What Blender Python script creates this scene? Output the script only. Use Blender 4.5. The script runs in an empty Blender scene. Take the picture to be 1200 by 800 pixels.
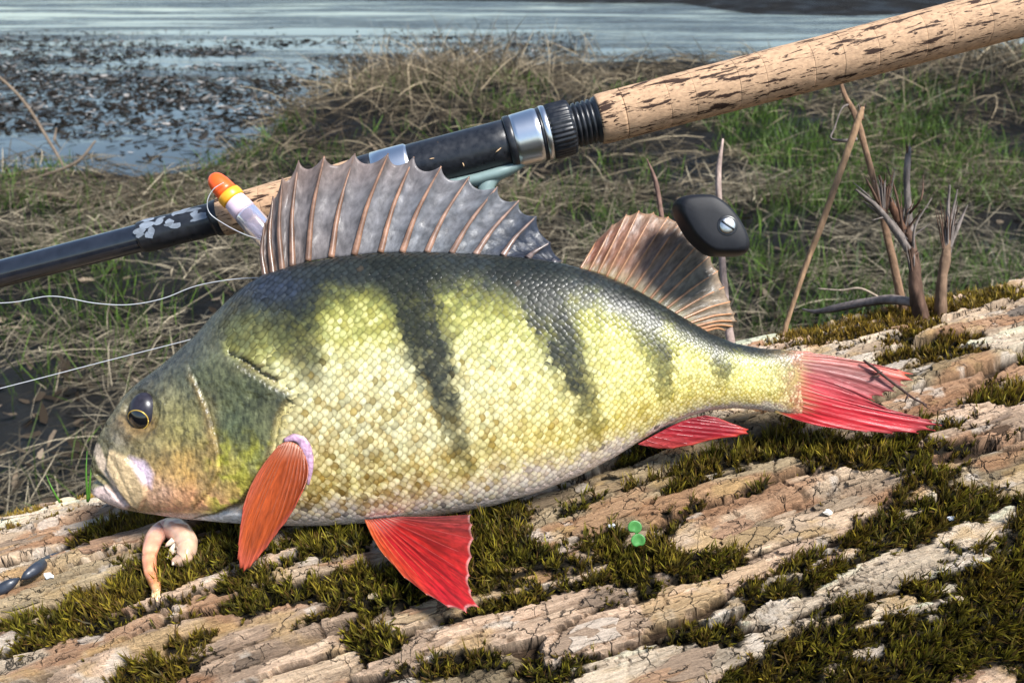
import bpy, math, random
import numpy as np
from mathutils import Vector

random.seed(7)
rng = np.random.default_rng(11)
scene = bpy.context.scene
COL = scene.collection

# ------------------------------------------------------------------ camera, sky, sun, exposure
F = 1040.0                       # focal length in photo pixels (photo is 1200 x 800)
TH = math.radians(25.0)          # camera looks down 25 degrees
CAMH = 0.78
CAM = np.array([0.0, 0.0, CAMH])
RIGHT = np.array([1.0, 0.0, 0.0])
FWD = np.array([0.0, math.cos(TH), -math.sin(TH)])
UP = np.array([0.0, math.sin(TH), math.cos(TH)])
cd = bpy.data.cameras.new('camera')
cam = bpy.data.objects.new('camera', cd)
COL.objects.link(cam)
cam.location = CAM
cam.rotation_euler = (math.pi / 2 - TH, 0, 0)
cd.sensor_width = 36.0
cd.lens = 36.0 * F / 1200.0
cd.clip_start = 0.02
cd.clip_end = 2000
cd.dof.use_dof = True
cd.dof.focus_distance = 0.41
cd.dof.aperture_fstop = 22.0
scene.camera = cam

SUN_EL = math.radians(55)
SUN_AZ = math.radians(126)       # direction the sun comes from, clockwise from +Y
world = bpy.data.worlds.new('World')
scene.world = world
world.use_nodes = True
wn = world.node_tree
wn.nodes.clear()
sky = wn.nodes.new('ShaderNodeTexSky')
sky.sky_type = 'NISHITA'
sky.sun_disc = False
sky.sun_elevation = SUN_EL
sky.sun_rotation = SUN_AZ
sky.air_density = 1.1
sky.dust_density = 0.5
sky.ozone_density = 1.0
bg = wn.nodes.new('ShaderNodeBackground')
bg.inputs['Strength'].default_value = 0.105
wo = wn.nodes.new('ShaderNodeOutputWorld')
wn.links.new(sky.outputs[0], bg.inputs[0])
wn.links.new(bg.outputs[0], wo.inputs[0])

sd = bpy.data.lights.new('sun', 'SUN')
sd.energy = 4.6
sd.angle = math.radians(14)
sd.color = (1.0, 0.975, 0.935)
sun = bpy.data.objects.new('sun', sd)
COL.objects.link(sun)
sdir = Vector((math.sin(SUN_AZ) * math.cos(SUN_EL), math.cos(SUN_AZ) * math.cos(SUN_EL), math.sin(SUN_EL)))
sun.rotation_euler = sdir.to_track_quat('Z', 'Y').to_euler()
sun.location = (0, 0, 3)
vs = scene.view_settings
vs.view_transform = 'Standard'
vs.look = 'None'
vs.gamma = 1.0
vs.use_curve_mapping = False
vs.exposure = 0.9


# ------------------------------------------------------------------ helpers
def P(px, py, d):
    """photo pixel + depth along the view axis -> world point(s)"""
    px, py, d = np.broadcast_arrays(np.asarray(px, float), np.asarray(py, float), np.asarray(d, float))
    return (CAM + d[..., None] * FWD + (d * (px - 600) / F)[..., None] * RIGHT
            + (d * (400 - py) / F)[..., None] * UP)


def proj(w):
    r = np.asarray(w) - CAM
    d = r @ FWD
    return 600 + F * (r @ RIGHT) / d, 400 - F * (r @ UP) / d, d


def sstep(a, b, x):
    t = np.clip((x - a) / (b - a), 0, 1)
    return t * t * (3 - 2 * t)


def hsh(ix, iy, seed=0):
    h = (ix.astype(np.int64) * 374761393 + iy.astype(np.int64) * 668265263 + seed * 2147483647 + 12345) & 0xffffffff
    h = ((h ^ (h >> 13)) * 1274126177) & 0xffffffff
    h = ((h ^ (h >> 16)) * 2246822519) & 0xffffffff
    h = h ^ (h >> 15)
    return (h & 0xffffff) / float(0x1000000)


def vn(x, y, seed=0):
    x = np.asarray(x, float); y = np.asarray(y, float)
    ix = np.floor(x); iy = np.floor(y)
    fx = x - ix; fy = y - iy
    fx = fx * fx * (3 - 2 * fx); fy = fy * fy * (3 - 2 * fy)
    a = hsh(ix, iy, seed); b = hsh(ix + 1, iy, seed)
    c = hsh(ix, iy + 1, seed); d = hsh(ix + 1, iy + 1, seed)
    return (a + (b - a) * fx) * (1 - fy) + (c + (d - c) * fx) * fy


def fbm(x, y, octv=4, seed=0):
    s = 0.0; w = 0.5; n = 0.0
    for o in range(octv):
        s = s + w * vn(x * 2 ** o + 17.3 * o, y * 2 ** o - 9.1 * o, seed + o * 31)
        n += w; w *= 0.5
    return s / n


def voro(x, y, seed=0, jit=0.9):
    ix = np.floor(x); iy = np.floor(y)
    f1 = np.full(x.shape, 9.0); f2 = np.full(x.shape, 9.0); cid = np.zeros(x.shape, np.int64)
    for dx in (-1, 0, 1):
        for dy in (-2, -1, 0, 1, 2):
            cx = ix + dx; cy = iy + dy
            px = cx + 0.5 + jit * (hsh(cx, cy, seed) - 0.5)
            py = cy + 0.5 + jit * (hsh(cx, cy, seed + 7) - 0.5)
            d = np.hypot(px - x, py - y)
            code = (cx.astype(np.int64) + 5000) * 20000 + cy.astype(np.int64) + 5000
            m = d < f1
            f2 = np.where(m, f1, np.minimum(f2, d))
            cid = np.where(m, code, cid)
            f1 = np.where(m, d, f1)
    return f1, f2 - f1, cid


def crnd(cid, seed):
    return hsh(cid // 20000, cid % 20000, seed)


def empty(name, loc, label=None, cat=None, group=None):
    o = bpy.data.objects.new(name, None)
    COL.objects.link(o)
    o.location = loc
    o.empty_display_size = 0.02
    tag(o, label, cat, group)
    return o


def tag(o, label=None, cat=None, group=None, kind=None):
    if label: o['label'] = label
    if cat: o['category'] = cat
    if group: o['group'] = group
    if kind: o['kind'] = kind
    return o


def wloc(o):
    l = np.zeros(3)
    while o is not None:
        l = l + np.array(o.location)
        o = o.parent
    return l


def mk(name, V, FA, mat, parent=None, cols=None, smooth=True, origin=None, vecs=None):
    """one mesh object from world-space vertices; FA is an (n,k) array or a list of such arrays"""
    V = np.asarray(V, float).reshape(-1, 3)
    if origin is None:
        origin = wloc(parent) if parent is not None else V.mean(0)
    if not isinstance(FA, list):
        FA = [FA]
    FA = [np.asarray(a, np.int64) for a in FA if len(a)]
    me = bpy.data.meshes.new(name)
    me.vertices.add(len(V))
    me.vertices.foreach_set('co', (V - origin).astype(np.float32).ravel())
    nl = sum(a.size for a in FA); npoly = sum(len(a) for a in FA)
    me.loops.add(nl); me.polygons.add(npoly)
    me.loops.foreach_set('vertex_index', np.concatenate([a.ravel() for a in FA]).astype(np.int32))
    tot = np.concatenate([np.full(len(a), a.shape[1]) for a in FA])
    st = np.concatenate([[0], np.cumsum(tot)[:-1]])
    me.polygons.foreach_set('loop_start', st.astype(np.int32))
    me.polygons.foreach_set('loop_total', tot.astype(np.int32))
    me.polygons.foreach_set('use_smooth', np.full(npoly, smooth, dtype=bool))
    me.update(calc_edges=True)
    me.validate()
    if cols is not None:
        c = np.ones((len(V), 4), np.float32)
        c[:, :3] = np.clip(np.broadcast_to(np.asarray(cols), (len(V), 3)), 0, 1)
        at = me.attributes.new('Col', 'FLOAT_COLOR', 'POINT')
        at.data.foreach_set('color', c.ravel())
    if vecs is not None:
        at = me.attributes.new('Loc', 'FLOAT_VECTOR', 'POINT')
        at.data.foreach_set('vector', np.asarray(vecs, np.float32).ravel())
    if mat: me.materials.append(mat)
    o = bpy.data.objects.new(name, me)
    COL.objects.link(o)
    if parent is not None:
        o.parent = parent
        o.location = origin - wloc(parent)
    else:
        o.location = origin
    return o


def gridfaces(nu, nv, wrap=False):
    i = np.arange(nu - 1)[:, None]
    j = np.arange(nv if wrap else nv - 1)[None, :]
    j2 = (j + 1) % nv
    a = i * nv + j; b = (i + 1) * nv + j; c = (i + 1) * nv + j2; d = i * nv + j2
    return np.stack([np.broadcast_to(t, a.shape).ravel() for t in (a, b, c, d)], 1)


def tube(pts, rad, n=10, wob=0.0, seed=0, squash=1.0):
    """closed tapered tube along a polyline -> V, [quads, tris]"""
    pts = np.asarray(pts, float); rad = np.broadcast_to(np.asarray(rad, float), (len(pts),))
    T = np.gradient(pts, axis=0); T /= np.linalg.norm(T, axis=1)[:, None] + 1e-12
    ref = np.array([0.13, -0.9, 0.4])
    N = ref - (T @ ref)[:, None] * T; N /= np.linalg.norm(N, axis=1)[:, None] + 1e-12
    B = np.cross(T, N)
    th = np.linspace(0, 2 * np.pi, n, endpoint=False)
    r = rad[:, None] * np.ones(n)
    if wob:
        k = np.arange(len(pts))[:, None]
        r = r * (1 + wob * (fbm(k * 0.10 + 0 * th, np.cos(th)[None] * 2.6 + np.sin(th * 1.0)[None] * 1.7 + 9 + 0 * k, 3, seed) - 0.5) * 3 + wob * 0.5 * (vn(k * 0.5 + 0 * th, 0 * k + np.sin(th)[None] * 1.5, seed + 3) - 0.5))
    V = pts[:, None] + r[..., None] * (np.cos(th)[None, :, None] * N[:, None] * squash + np.sin(th)[None, :, None] * B[:, None])
    m = len(pts)
    V = np.concatenate([V.reshape(-1, 3), pts[:1], pts[-1:]])
    Q = gridfaces(m, n, True)
    j = np.arange(n); j2 = (j + 1) % n
    t1 = np.stack([np.full(n, m * n), j, j2], 1)
    t2 = np.stack([np.full(n, m * n + 1), (m - 1) * n + j2, (m - 1) * n + j], 1)
    return V, [Q, np.concatenate([t1, t2])]


def spline(p, n):
    """Catmull-Rom resample of a polyline with any number of columns"""
    p = np.asarray(p, float)
    q = np.concatenate([[2 * p[0] - p[1]], p, [2 * p[-1] - p[-2]]])
    t = np.linspace(0, len(p) - 1 - 1e-9, n)
    i = t.astype(int); f = (t - i)[:, None]
    a, b, c, d = q[i], q[i + 1], q[i + 2], q[i + 3]
    return 0.5 * (2 * b + (c - a) * f + (2 * a - 5 * b + 4 * c - d) * f ** 2 + (3 * b - a - 3 * c + d) * f ** 3)


# ------------------------------------------------------------------ materials
def material(name, color=(0.5, 0.5, 0.5), attr=False, rough=0.6, spec=0.5, metal=0.0, coat=0.0, noise=0.0, nscale=200.0,
             stretch=(1, 1, 1), bump=0.0, bscale=400.0, bdist=0.001, rvar=0.0, trans=0.0, subs=0.0, coords='Object', detail=5, bstretch=None,
             alpha=1.0):
    m = bpy.data.materials.new(name)
    m.use_nodes = True
    nt = m.node_tree
    b = nt.nodes['Principled BSDF']
    b.inputs['Roughness'].default_value = rough
    b.inputs['Specular IOR Level'].default_value = spec
    b.inputs['Metallic'].default_value = metal
    b.inputs['Coat Weight'].default_value = coat
    b.inputs['Coat Roughness'].default_value = 0.12
    b.inputs['Alpha'].default_value = alpha
    if subs:
        b.inputs['Subsurface Weight'].default_value = subs
        b.inputs['Subsurface Radius'].default_value = (0.004, 0.002, 0.0012)
        b.inputs['Subsurface Scale'].default_value = 0.5
    if attr:
        a = nt.nodes.new('ShaderNodeAttribute'); a.attribute_name = 'Col'
        src = a.outputs['Color']
    else:
        a = nt.nodes.new('ShaderNodeRGB'); a.outputs[0].default_value = (*color, 1)
        src = a.outputs[0]
    if coords == 'Loc':
        tc = nt.nodes.new('ShaderNodeAttribute'); tc.attribute_name = 'Loc'; co = tc.outputs['Vector']
    else:
        tc = nt.nodes.new('ShaderNodeTexCoord'); co = tc.outputs[coords]
    mp = nt.nodes.new('ShaderNodeMapping'); mp.inputs['Scale'].default_value = stretch
    nt.links.new(co, mp.inputs[0])
    if noise:
        n = nt.nodes.new('ShaderNodeTexNoise'); n.inputs['Scale'].default_value = nscale; n.inputs['Detail'].default_value = detail
        nt.links.new(mp.outputs[0], n.inputs['Vector'])
        mr = nt.nodes.new('ShaderNodeMapRange')
        mr.inputs['From Min'].default_value = 0.25; mr.inputs['From Max'].default_value = 0.75
        mr.inputs['To Min'].default_value = 1 - noise; mr.inputs['To Max'].default_value = 1 + noise
        nt.links.new(n.outputs['Fac'], mr.inputs['Value'])
        mx = nt.nodes.new('ShaderNodeVectorMath'); mx.operation = 'MULTIPLY'
        nt.links.new(src, mx.inputs[0]); nt.links.new(mr.outputs[0], mx.inputs[1])
        src = mx.outputs[0]
        if rvar:
            m2 = nt.nodes.new('ShaderNodeMapRange')
            m2.inputs['From Min'].default_value = 0.3; m2.inputs['From Max'].default_value = 0.7
            m2.inputs['To Min'].default_value = max(0.03, rough - rvar); m2.inputs['To Max'].default_value = min(1, rough + rvar)
            nt.links.new(n.outputs['Fac'], m2.inputs['Value'])
            nt.links.new(m2.outputs[0], b.inputs['Roughness'])
    nt.links.new(src, b.inputs['Base Color'])
    if bump:
        n2 = nt.nodes.new('ShaderNodeTexNoise'); n2.inputs['Scale'].default_value = bscale; n2.inputs['Detail'].default_value = 6
        if bstretch:
            mp2 = nt.nodes.new('ShaderNodeMapping'); mp2.inputs['Scale'].default_value = bstretch
            nt.links.new(co, mp2.inputs[0]); nt.links.new(mp2.outputs[0], n2.inputs['Vector'])
        else:
            nt.links.new(mp.outputs[0], n2.inputs['Vector'])
        bp = nt.nodes.new('ShaderNodeBump'); bp.inputs['Strength'].default_value = bump; bp.inputs['Distance'].default_value = bdist
        nt.links.new(n2.outputs['Fac'], bp.inputs['Height']); nt.links.new(bp.outputs[0], b.inputs['Normal'])
    if trans:
        tb = nt.nodes.new('ShaderNodeBsdfTranslucent'); nt.links.new(src, tb.inputs[0])
        ms = nt.nodes.new('ShaderNodeMixShader'); ms.inputs[0].default_value = trans
        out = nt.nodes['Material Output']
        nt.links.new(b.outputs[0], ms.inputs[1]); nt.links.new(tb.outputs[0], ms.inputs[2]); nt.links.new(ms.outputs[0], out.inputs[0])
    return m


def cork_material():
    m = material('cork', (0.43, 0.275, 0.165), rough=0.75, spec=0.2, coords='Loc', noise=0.28, nscale=9.0, stretch=(0.55, 1, 1), bump=0.5, bscale=22, bdist=0.0004)
    nt = m.node_tree; b = nt.nodes['Principled BSDF']
    at = nt.nodes.new('ShaderNodeAttribute'); at.attribute_name = 'Loc'
    src = b.inputs['Base Color'].links[0].from_socket
    heights = []
    for sc, lo, hi, st, dens in ((1.0, 0.555, 0.61, (0.62, 3.4, 3.4), 6), (1.0, 0.58, 0.64, (2.0, 8.0, 8.0), 3)):
        mp = nt.nodes.new('ShaderNodeMapping'); mp.inputs['Scale'].default_value = st
        nt.links.new(at.outputs['Vector'], mp.inputs[0])
        n = nt.nodes.new('ShaderNodeTexNoise'); n.inputs['Scale'].default_value = sc; n.inputs['Detail'].default_value = dens; n.inputs['Roughness'].default_value = 0.62
        n.inputs['Distortion'].default_value = 0.4
        nt.links.new(mp.outputs[0], n.inputs['Vector'])
        r = nt.nodes.new('ShaderNodeMapRange'); r.interpolation_type = 'SMOOTHSTEP'
        r.inputs['From Min'].default_value = lo; r.inputs['From Max'].default_value = hi
        nt.links.new(n.outputs['Fac'], r.inputs['Value'])
        mx = nt.nodes.new('ShaderNodeMix'); mx.data_type = 'RGBA'
        nt.links.new(r.outputs[0], mx.inputs[0]); nt.links.new(src, mx.inputs[6])
        mx.inputs[7].default_value = (0.035, 0.018, 0.012, 1)
        src = mx.outputs[2]
    nt.links.new(src, b.inputs['Base Color'])
    return m


def bark_material():
    m = bpy.data.materials.new('bark'); m.use_nodes = True
    nt = m.node_tree; b = nt.nodes['Principled BSDF']
    b.inputs['Roughness'].default_value = 0.85; b.inputs['Specular IOR Level'].default_value = 0.22
    col = nt.nodes.new('ShaderNodeAttribute'); col.attribute_name = 'Col'
    loc = nt.nodes.new('ShaderNodeAttribute'); loc.attribute_name = 'Loc'

    def nz(scale, st, detail=6, rough=0.6, dist=0.0):
        mp = nt.nodes.new('ShaderNodeMapping'); mp.inputs['Scale'].default_value = st
        nt.links.new(loc.outputs['Vector'], mp.inputs[0])
        n = nt.nodes.new('ShaderNodeTexNoise'); n.inputs['Scale'].default_value = scale; n.inputs['Detail'].default_value = detail
        n.inputs['Roughness'].default_value = rough; n.inputs['Distortion'].default_value = dist
        nt.links.new(mp.outputs[0], n.inputs['Vector'])
        return n

    def mr(sock, a, c, d, e):
        r = nt.nodes.new('ShaderNodeMapRange')
        for k, v_ in zip(('From Min', 'From Max', 'To Min', 'To Max'), (a, c, d, e)): r.inputs[k].default_value = v_
        nt.links.new(sock, r.inputs['Value']); return r.outputs[0]

    def mul(x, y):
        q = nt.nodes.new('ShaderNodeMath'); q.operation = 'MULTIPLY'
        nt.links.new(x, q.inputs[0]); nt.links.new(y, q.inputs[1]); return q.outputs[0]
    grain = nz(4.0, (0.16, 2.2, 1), 9, 0.78, 0.3)
    speck = nz(9.0, (0.6, 1.4, 1), 4, 0.7)
    wob = nz(1.2, (1, 1, 1), 3)
    mp = nt.nodes.new('ShaderNodeMapping'); mp.inputs['Scale'].default_value = (0.75, 1.7, 1)
    ad = nt.nodes.new('ShaderNodeVectorMath'); ad.operation = 'ADD'
    nt.links.new(loc.outputs['Vector'], ad.inputs[0]); nt.links.new(wob.outputs['Color'], ad.inputs[1])
    nt.links.new(ad.outputs[0], mp.inputs[0])
    vo = nt.nodes.new('ShaderNodeTexVoronoi'); vo.feature = 'DISTANCE_TO_EDGE'; vo.inputs['Scale'].default_value = 0.95
    nt.links.new(mp.outputs[0], vo.inputs['Vector'])
    gate = nz(0.6, (0.6, 1, 1), 3)
    line = mr(vo.outputs['Distance'], 0.0, 0.035, 1.0, 0.0)
    cracks = mul(line, mr(gate.outputs['Fac'], 0.46, 0.56, 0.0, 1.0))
    g1 = mr(grain.outputs['Fac'], 0.28, 0.72, 0.42, 1.36)
    g2 = mr(speck.outputs['Fac'], 0.3, 0.7, 0.78, 1.2)
    g3 = mr(cracks, 0, 1, 1.0, 0.15)
    fac = mul(mul(g1, g2), g3)
    mx = nt.nodes.new('ShaderNodeVectorMath'); mx.operation = 'MULTIPLY'
    nt.links.new(col.outputs['Color'], mx.inputs[0]); nt.links.new(fac, mx.inputs[1])
    nt.links.new(mx.outputs[0], b.inputs['Base Color'])
    hsum = nt.nodes.new('ShaderNodeMath'); hsum.operation = 'MULTIPLY_ADD'; hsum.inputs[1].default_value = 0.5
    nt.links.new(speck.outputs['Fac'], hsum.inputs[0]); nt.links.new(grain.outputs['Fac'], hsum.inputs[2])
    hs2 = nt.nodes.new('ShaderNodeMath'); hs2.operation = 'SUBTRACT'
    nt.links.new(hsum.outputs[0], hs2.inputs[0]); nt.links.new(cracks, hs2.inputs[1])
    bp = nt.nodes.new('ShaderNodeBump'); bp.inputs['Strength'].default_value = 1.0; bp.inputs['Distance'].default_value = 0.0022
    nt.links.new(hs2.outputs[0], bp.inputs['Height']); nt.links.new(bp.outputs[0], b.inputs['Normal'])
    return m


M = {}
M['bark'] = bark_material()
M['moss'] = material('moss', attr=True, rough=0.6, spec=0.35, trans=0.3)
M['skin'] = material('perch_skin', attr=True, rough=0.27, spec=0.42, coat=0.1, noise=0.38, nscale=520, bump=0.8, bscale=480, bdist=0.0009, rvar=0.1)
M['scale'] = material('perch_scale', attr=True, rough=0.38, spec=0.26, coat=0.04, noise=0.16, nscale=900, rvar=0.08)
M['fin'] = material('fin_membrane', attr=True, rough=0.42, spec=0.28, coat=0.05, noise=0.42, nscale=1.0, stretch=(9, 1.6, 1), bump=0.45, bscale=1.6, bdist=0.0006, trans=0.12, coords='Loc')
M['ray'] = material('fin_ray', attr=True, rough=0.4, spec=0.5, coat=0.2, noise=0.3, nscale=500)
M['eye'] = material('eye_dome', (0.02, 0.018, 0.025), rough=0.3, spec=0.35, coat=0.0, noise=0.4, nscale=500)
M['pupil'] = material('pupil', (0.004, 0.004, 0.005), rough=0.06, spec=0.6, coat=0.8)
M['gold'] = material('iris_gold', (0.55, 0.36, 0.07), rough=0.3, metal=0.4)
M['cork'] = cork_material()
M['black'] = material('black_plastic', (0.012, 0.013, 0.016), rough=0.35, spec=0.5, noise=0.4, nscale=300, rvar=0.1, bump=0.1, bscale=900, bdist=0.0002)
M['blank'] = material('graphite_blank', (0.012, 0.014, 0.02), rough=0.18, spec=0.5, coat=0.6, noise=0.3, nscale=200, rvar=0.06)
M['rubber'] = material('rubber', (0.006, 0.0065, 0.009), rough=0.55, spec=0.3, noise=0.3, nscale=900, bump=0.15, bscale=3000, bdist=0.0001)
M['steel'] = material('brushed_steel', (0.72, 0.72, 0.72), rough=0.28, metal=1.0, noise=0.08, nscale=40, stretch=(30, 1, 1), coords='Loc', bump=0.06, bscale=60, bdist=0.0002)
M['screw'] = material('screw_steel', (0.66, 0.64, 0.6), rough=0.32, metal=1.0, noise=0.25, nscale=900)
M['teal'] = material('painted_metal', (0.17, 0.235, 0.225), rough=0.42, spec=0.5, noise=0.15, nscale=200)
M['dry'] = material('dry_wood', attr=True, rough=0.85, spec=0.2, noise=0.4, nscale=300, stretch=(1, 1, 0.25), bump=0.7, bscale=500, bdist=0.001)
M['straw'] = material('straw', attr=True, rough=0.85, spec=0.1, trans=0.15)
M['blade'] = material('grass', attr=True, rough=0.5, spec=0.35, trans=0.35)
M['line'] = material('nylon_line', (0.60, 0.61, 0.63), rough=0.25, spec=0.6, trans=0.2)
M['orange'] = material('orange_paint', (0.85, 0.10, 0.012), rough=0.35, noise=0.1, nscale=300)
M['yellow'] = material('yellow_rubber', (0.8, 0.36, 0.02), rough=0.4, noise=0.1, nscale=300)
M['pinkish'] = material('white_collar', (0.62, 0.48, 0.56), rough=0.4, noise=0.1, nscale=300)
M['shrimp'] = material('shrimp_flesh', attr=True, rough=0.28, spec=0.5, coat=0.4, noise=0.15, nscale=400, subs=0.35, bump=0.25, bscale=300, bdist=0.0006)
M['lead'] = material('slate_gloss', (0.022, 0.027, 0.038), rough=0.36, spec=0.6, noise=0.3, nscale=400, stretch=(0.3, 1, 1), bump=0.3, bscale=500, bdist=0.0005)
M['leafgreen'] = material('seedling_leaf', (0.07, 0.25, 0.055), rough=0.45, noise=0.2, nscale=500, trans=0.2)
M['chip'] = material('pale_chip', attr=True, rough=0.7, noise=0.2, nscale=500, bump=0.4, bscale=800, bdist=0.0005)


def clear_material():
    m = material('float_clear', (0.62, 0.58, 0.70), rough=0.2, spec=0.5, noise=0.08, nscale=200)
    b = m.node_tree.nodes['Principled BSDF']
    b.inputs['Transmission Weight'].default_value = 0.8
    return m


M['clear'] = clear_material()

# ------------------------------------------------------------------ fallen log: surface maths
LR = 0.24
ax_c = np.array([1.0, 0.22, 0.12]); ax_c /= np.linalg.norm(ax_c)
LAX = ax_c[0] * RIGHT + ax_c[1] * UP + ax_c[2] * FWD
LA0 = CAM - 0.291 * UP + 0.548 * FWD
LN = np.array([0, 0, 1.0]) - LAX[2] * LAX; LN /= np.linalg.norm(LN)
LE = np.cross(LAX, LN)
if LE[1] > 0: LE = -LE


def logpt(u, phi, h):
    r = LR + h
    return LA0 + u[..., None] * LAX + (r * np.cos(phi))[..., None] * LN + (r * np.sin(phi))[..., None] * LE


def log_hit(px, py, off=0.0):
    """depth along the view axis where the pixel's ray meets the log (radius LR + off); nan where it misses"""
    px, py = np.broadcast_arrays(np.asarray(px, float), np.asarray(py, float))
    d = FWD + ((px - 600) / F)[..., None] * RIGHT + ((400 - py) / F)[..., None] * UP
    dp = d - (d @ LAX)[..., None] * LAX
    o = CAM - LA0; op = o - (o @ LAX) * LAX
    A = (dp * dp).sum(-1); B = 2 * dp @ op; C = op @ op - (LR + off) ** 2
    D = B * B - 4 * A * C
    return np.where(D >= 0, (-B - np.sqrt(np.maximum(D, 0))) / (2 * A), np.nan)


def log_uphi(w):
    r = np.asarray(w) - LA0
    return r @ LAX, np.arctan2(r @ LE, r @ LN)


# moss strokes in photo pixels: (polyline, radius, tone 0 = dark green .. 1 = golden dry)
MOSS = [
    ([(-40, 765), (60, 735), (150, 700), (230, 690)], 24, 0.15), ([(180, 690), (260, 650), (330, 640), (430, 650)], 26, 0.1),
    ([(230, 610), (320, 620), (420, 630)], 16, 0.1), ([(290, 700), (400, 690), (520, 690), (620, 690)], 34, 0.1), ([(420, 740), (470, 770)], 16, 0.15),
    ([(560, 640), (640, 665), (740, 660), (850, 650)], 26, 0.1), ([(690, 690), (760, 680)], 18, 0.1),
    ([(760, 575), (850, 545), (930, 533), (1060, 530), (1130, 505), (1210, 455)], 19, 0.3), ([(930, 520), (1080, 525)], 16, 0.3),
    ([(1070, 545), (1110, 560)], 16, 0.3),
    ([(930, 690), (1000, 650), (1060, 610), (1140, 590), (1230, 560)], 20, 0.25), ([(1060, 625), (1130, 650), (1220, 610)], 32, 0.3),
    ([(880, 810), (960, 760), (1060, 730), (1140, 690), (1240, 650)], 34, 0.25), ([(1000, 800), (1120, 770), (1240, 740)], 44, 0.2),
    ([(640, 800), (720, 790), (800, 770), (860, 760)], 16, 0.15), ([(140, 800), (200, 775), (240, 750)], 20, 0.2), ([(510, 790), (560, 780)], 18, 0.15),
    ([(0, 612), (50, 597), (105, 580)], 10, 0.8), ([(90, 640), (140, 622), (190, 612)], 7, 0.5),
    ([(860, 400), (930, 398), (1010, 386), (1070, 372), (1110, 362)], 15, 0.9), ([(900, 412), (960, 408)], 11, 0.85), ([(985, 398), (1040, 394)], 10, 0.9),
    ([(1020, 425), (1080, 420), (1140, 405)], 12, 0.65), ([(1040, 352), (1075, 345)], 15, 0.6), ([(1130, 358), (1210, 346)], 14, 0.75),
    ([(1060, 395), (1100, 385)], 6, 0.8), ([(850, 665), (880, 700)], 9, 0.3), ([(730, 545), (800, 530), (850, 520)], 8, 0.2),
    ([(560, 610), (640, 600), (700, 580)], 8, 0.1), ([(940, 590), (1000, 600)], 6, 0.4)]


def seg_dist(x, y, pl):
    d = np.full(np.shape(x), 1e9)
    for (ax, ay), (bx, by) in zip(pl[:-1], pl[1:]):
        vx, vy = bx - ax, by - ay
        t = np.clip(((x - ax) * vx + (y - ay) * vy) / (vx * vx + vy * vy + 1e-9), 0, 1)
        d = np.minimum(d, np.hypot(x - ax - t * vx, y - ay - t * vy))
    return d


def moss_field(x, y, u, s):
    n = (fbm(u * 70, s * 120, 4, 55) - 0.52) * 62 + (fbm(u * 300, s * 420, 3, 56) - 0.5) * 22
    m = np.full(x.shape, -99.0); tone = np.zeros(x.shape)
    for pl, r, t in MOSS:
        k = (r - seg_dist(x, y, pl)) + n * min(1.0, r / 22.0)
        tone = np.where(k > m, t, tone)
        m = np.maximum(m, k)
    return m, tone


def axis_nonuniform(lo, a, b, hi, fine, coarse):
    def side(x0, x1, first):
        out = []; x = x0; st = first; sg = 1 if x1 > x0 else -1
        while (x1 - x) * sg > 0:
            st = min(st * 1.25, coarse); x = x + sg * st; out.append(x)
        return out
    mid = list(np.arange(a, b, fine))
    return np.array(side(a, lo, fine)[::-1] + mid + side(mid[-1], hi, fine))


U = axis_nonuniform(-0.95, -0.345, 0.39, 0.95, 0.00084, 0.012)
PH = axis_nonuniform(-math.pi, math.radians(-40), math.radians(66), math.pi, 0.00084 / LR, 0.05)
PH[0] = -math.pi; PH[-1] = math.pi
UU, PP = np.meshgrid(U, PH, indexing='ij')
su = UU * 1000; ss = PP * LR * 1000
base = logpt(UU, PP, np.full(UU.shape, 0.004))
bx, by, bd = proj(base)
front = (bd > 0.1) & (np.sin(PP) > -0.75)
infr = front & (bx > -60) & (bx < 1260) & (by > 300) & (by < 860)
mossv, mosst = moss_field(np.where(front, bx, -999), np.where(front, by, -999), UU, PP * LR)
# off-frame moss so the log does not end at the picture's edge
offm = (fbm(UU * 14, PP * LR * 22, 3, 91) - 0.68) * 160
mossv = np.where(infr, mossv, np.where(np.abs(PP) < 2.4, offm, -50))
mosst = np.where(infr, mosst, 0.25)

w1 = fbm(su / 80, ss / 40, 3, 1) - 0.5
w2 = fbm(su / 40, ss / 22, 3, 2) - 0.5
qs = ss + 0.10 * su + 20 * w1
qu = su + 30 * w2
f1, e1, cid = voro(qu / 135, qs / 19, 3)
e1 = e1 + 0.20 * (fbm(su / 14, ss / 2.6, 4, 4) - 0.5)
plate = sstep(0.03, 0.085, e1)
r1 = crnd(cid, 21); r2 = crnd(cid, 22); r3 = crnd(cid, 23)
rid = fbm(qu / 220, qs / 24, 3, 9)
L = fbm(qu / 55, qs / 5.0, 4, 5) + 0.22 * (fbm(su / 12, ss / 4, 3, 6) - 0.5)
lv = L * 10
terr = (np.floor(lv) + sstep(0.0, 0.07, lv - np.floor(lv))) / 10
g1, e2, cid2 = voro(qu / 26 + 2 * w1, qs / 11, 13)
e2 = e2 + 0.12 * (fbm(su / 4, ss / 2, 3, 14) - 0.5)
gate = sstep(0.42, 0.54, fbm(su / 50, ss / 26, 2, 15))
crack = (1 - sstep(0.0, 0.06, e2)) * gate
fine = (fbm(su / 16, ss / 1.1, 4, 16) - 0.5)
tilt = (r2 - 0.5) * 0.002 * np.sin(qs / 17 * 2.2)
hh = plate * (0.0010 + 0.0030 * r1 + 0.0092 * (terr - 0.34) + 0.0050 * sstep(0.40, 0.60, rid) + tilt) + 0.0016 * fine - 0.0016 * crack * plate
rise = plate * sstep(0.08, 0.45, e1) * (0.4 + 0.6 * sstep(0.35, 0.6, L))
mossv = mossv - 1.0 + 36 * (0.28 - rise) * np.where(mosst > 0.6, 0.4, 1.0)
mm = sstep(-3, 5, mossv)
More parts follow.
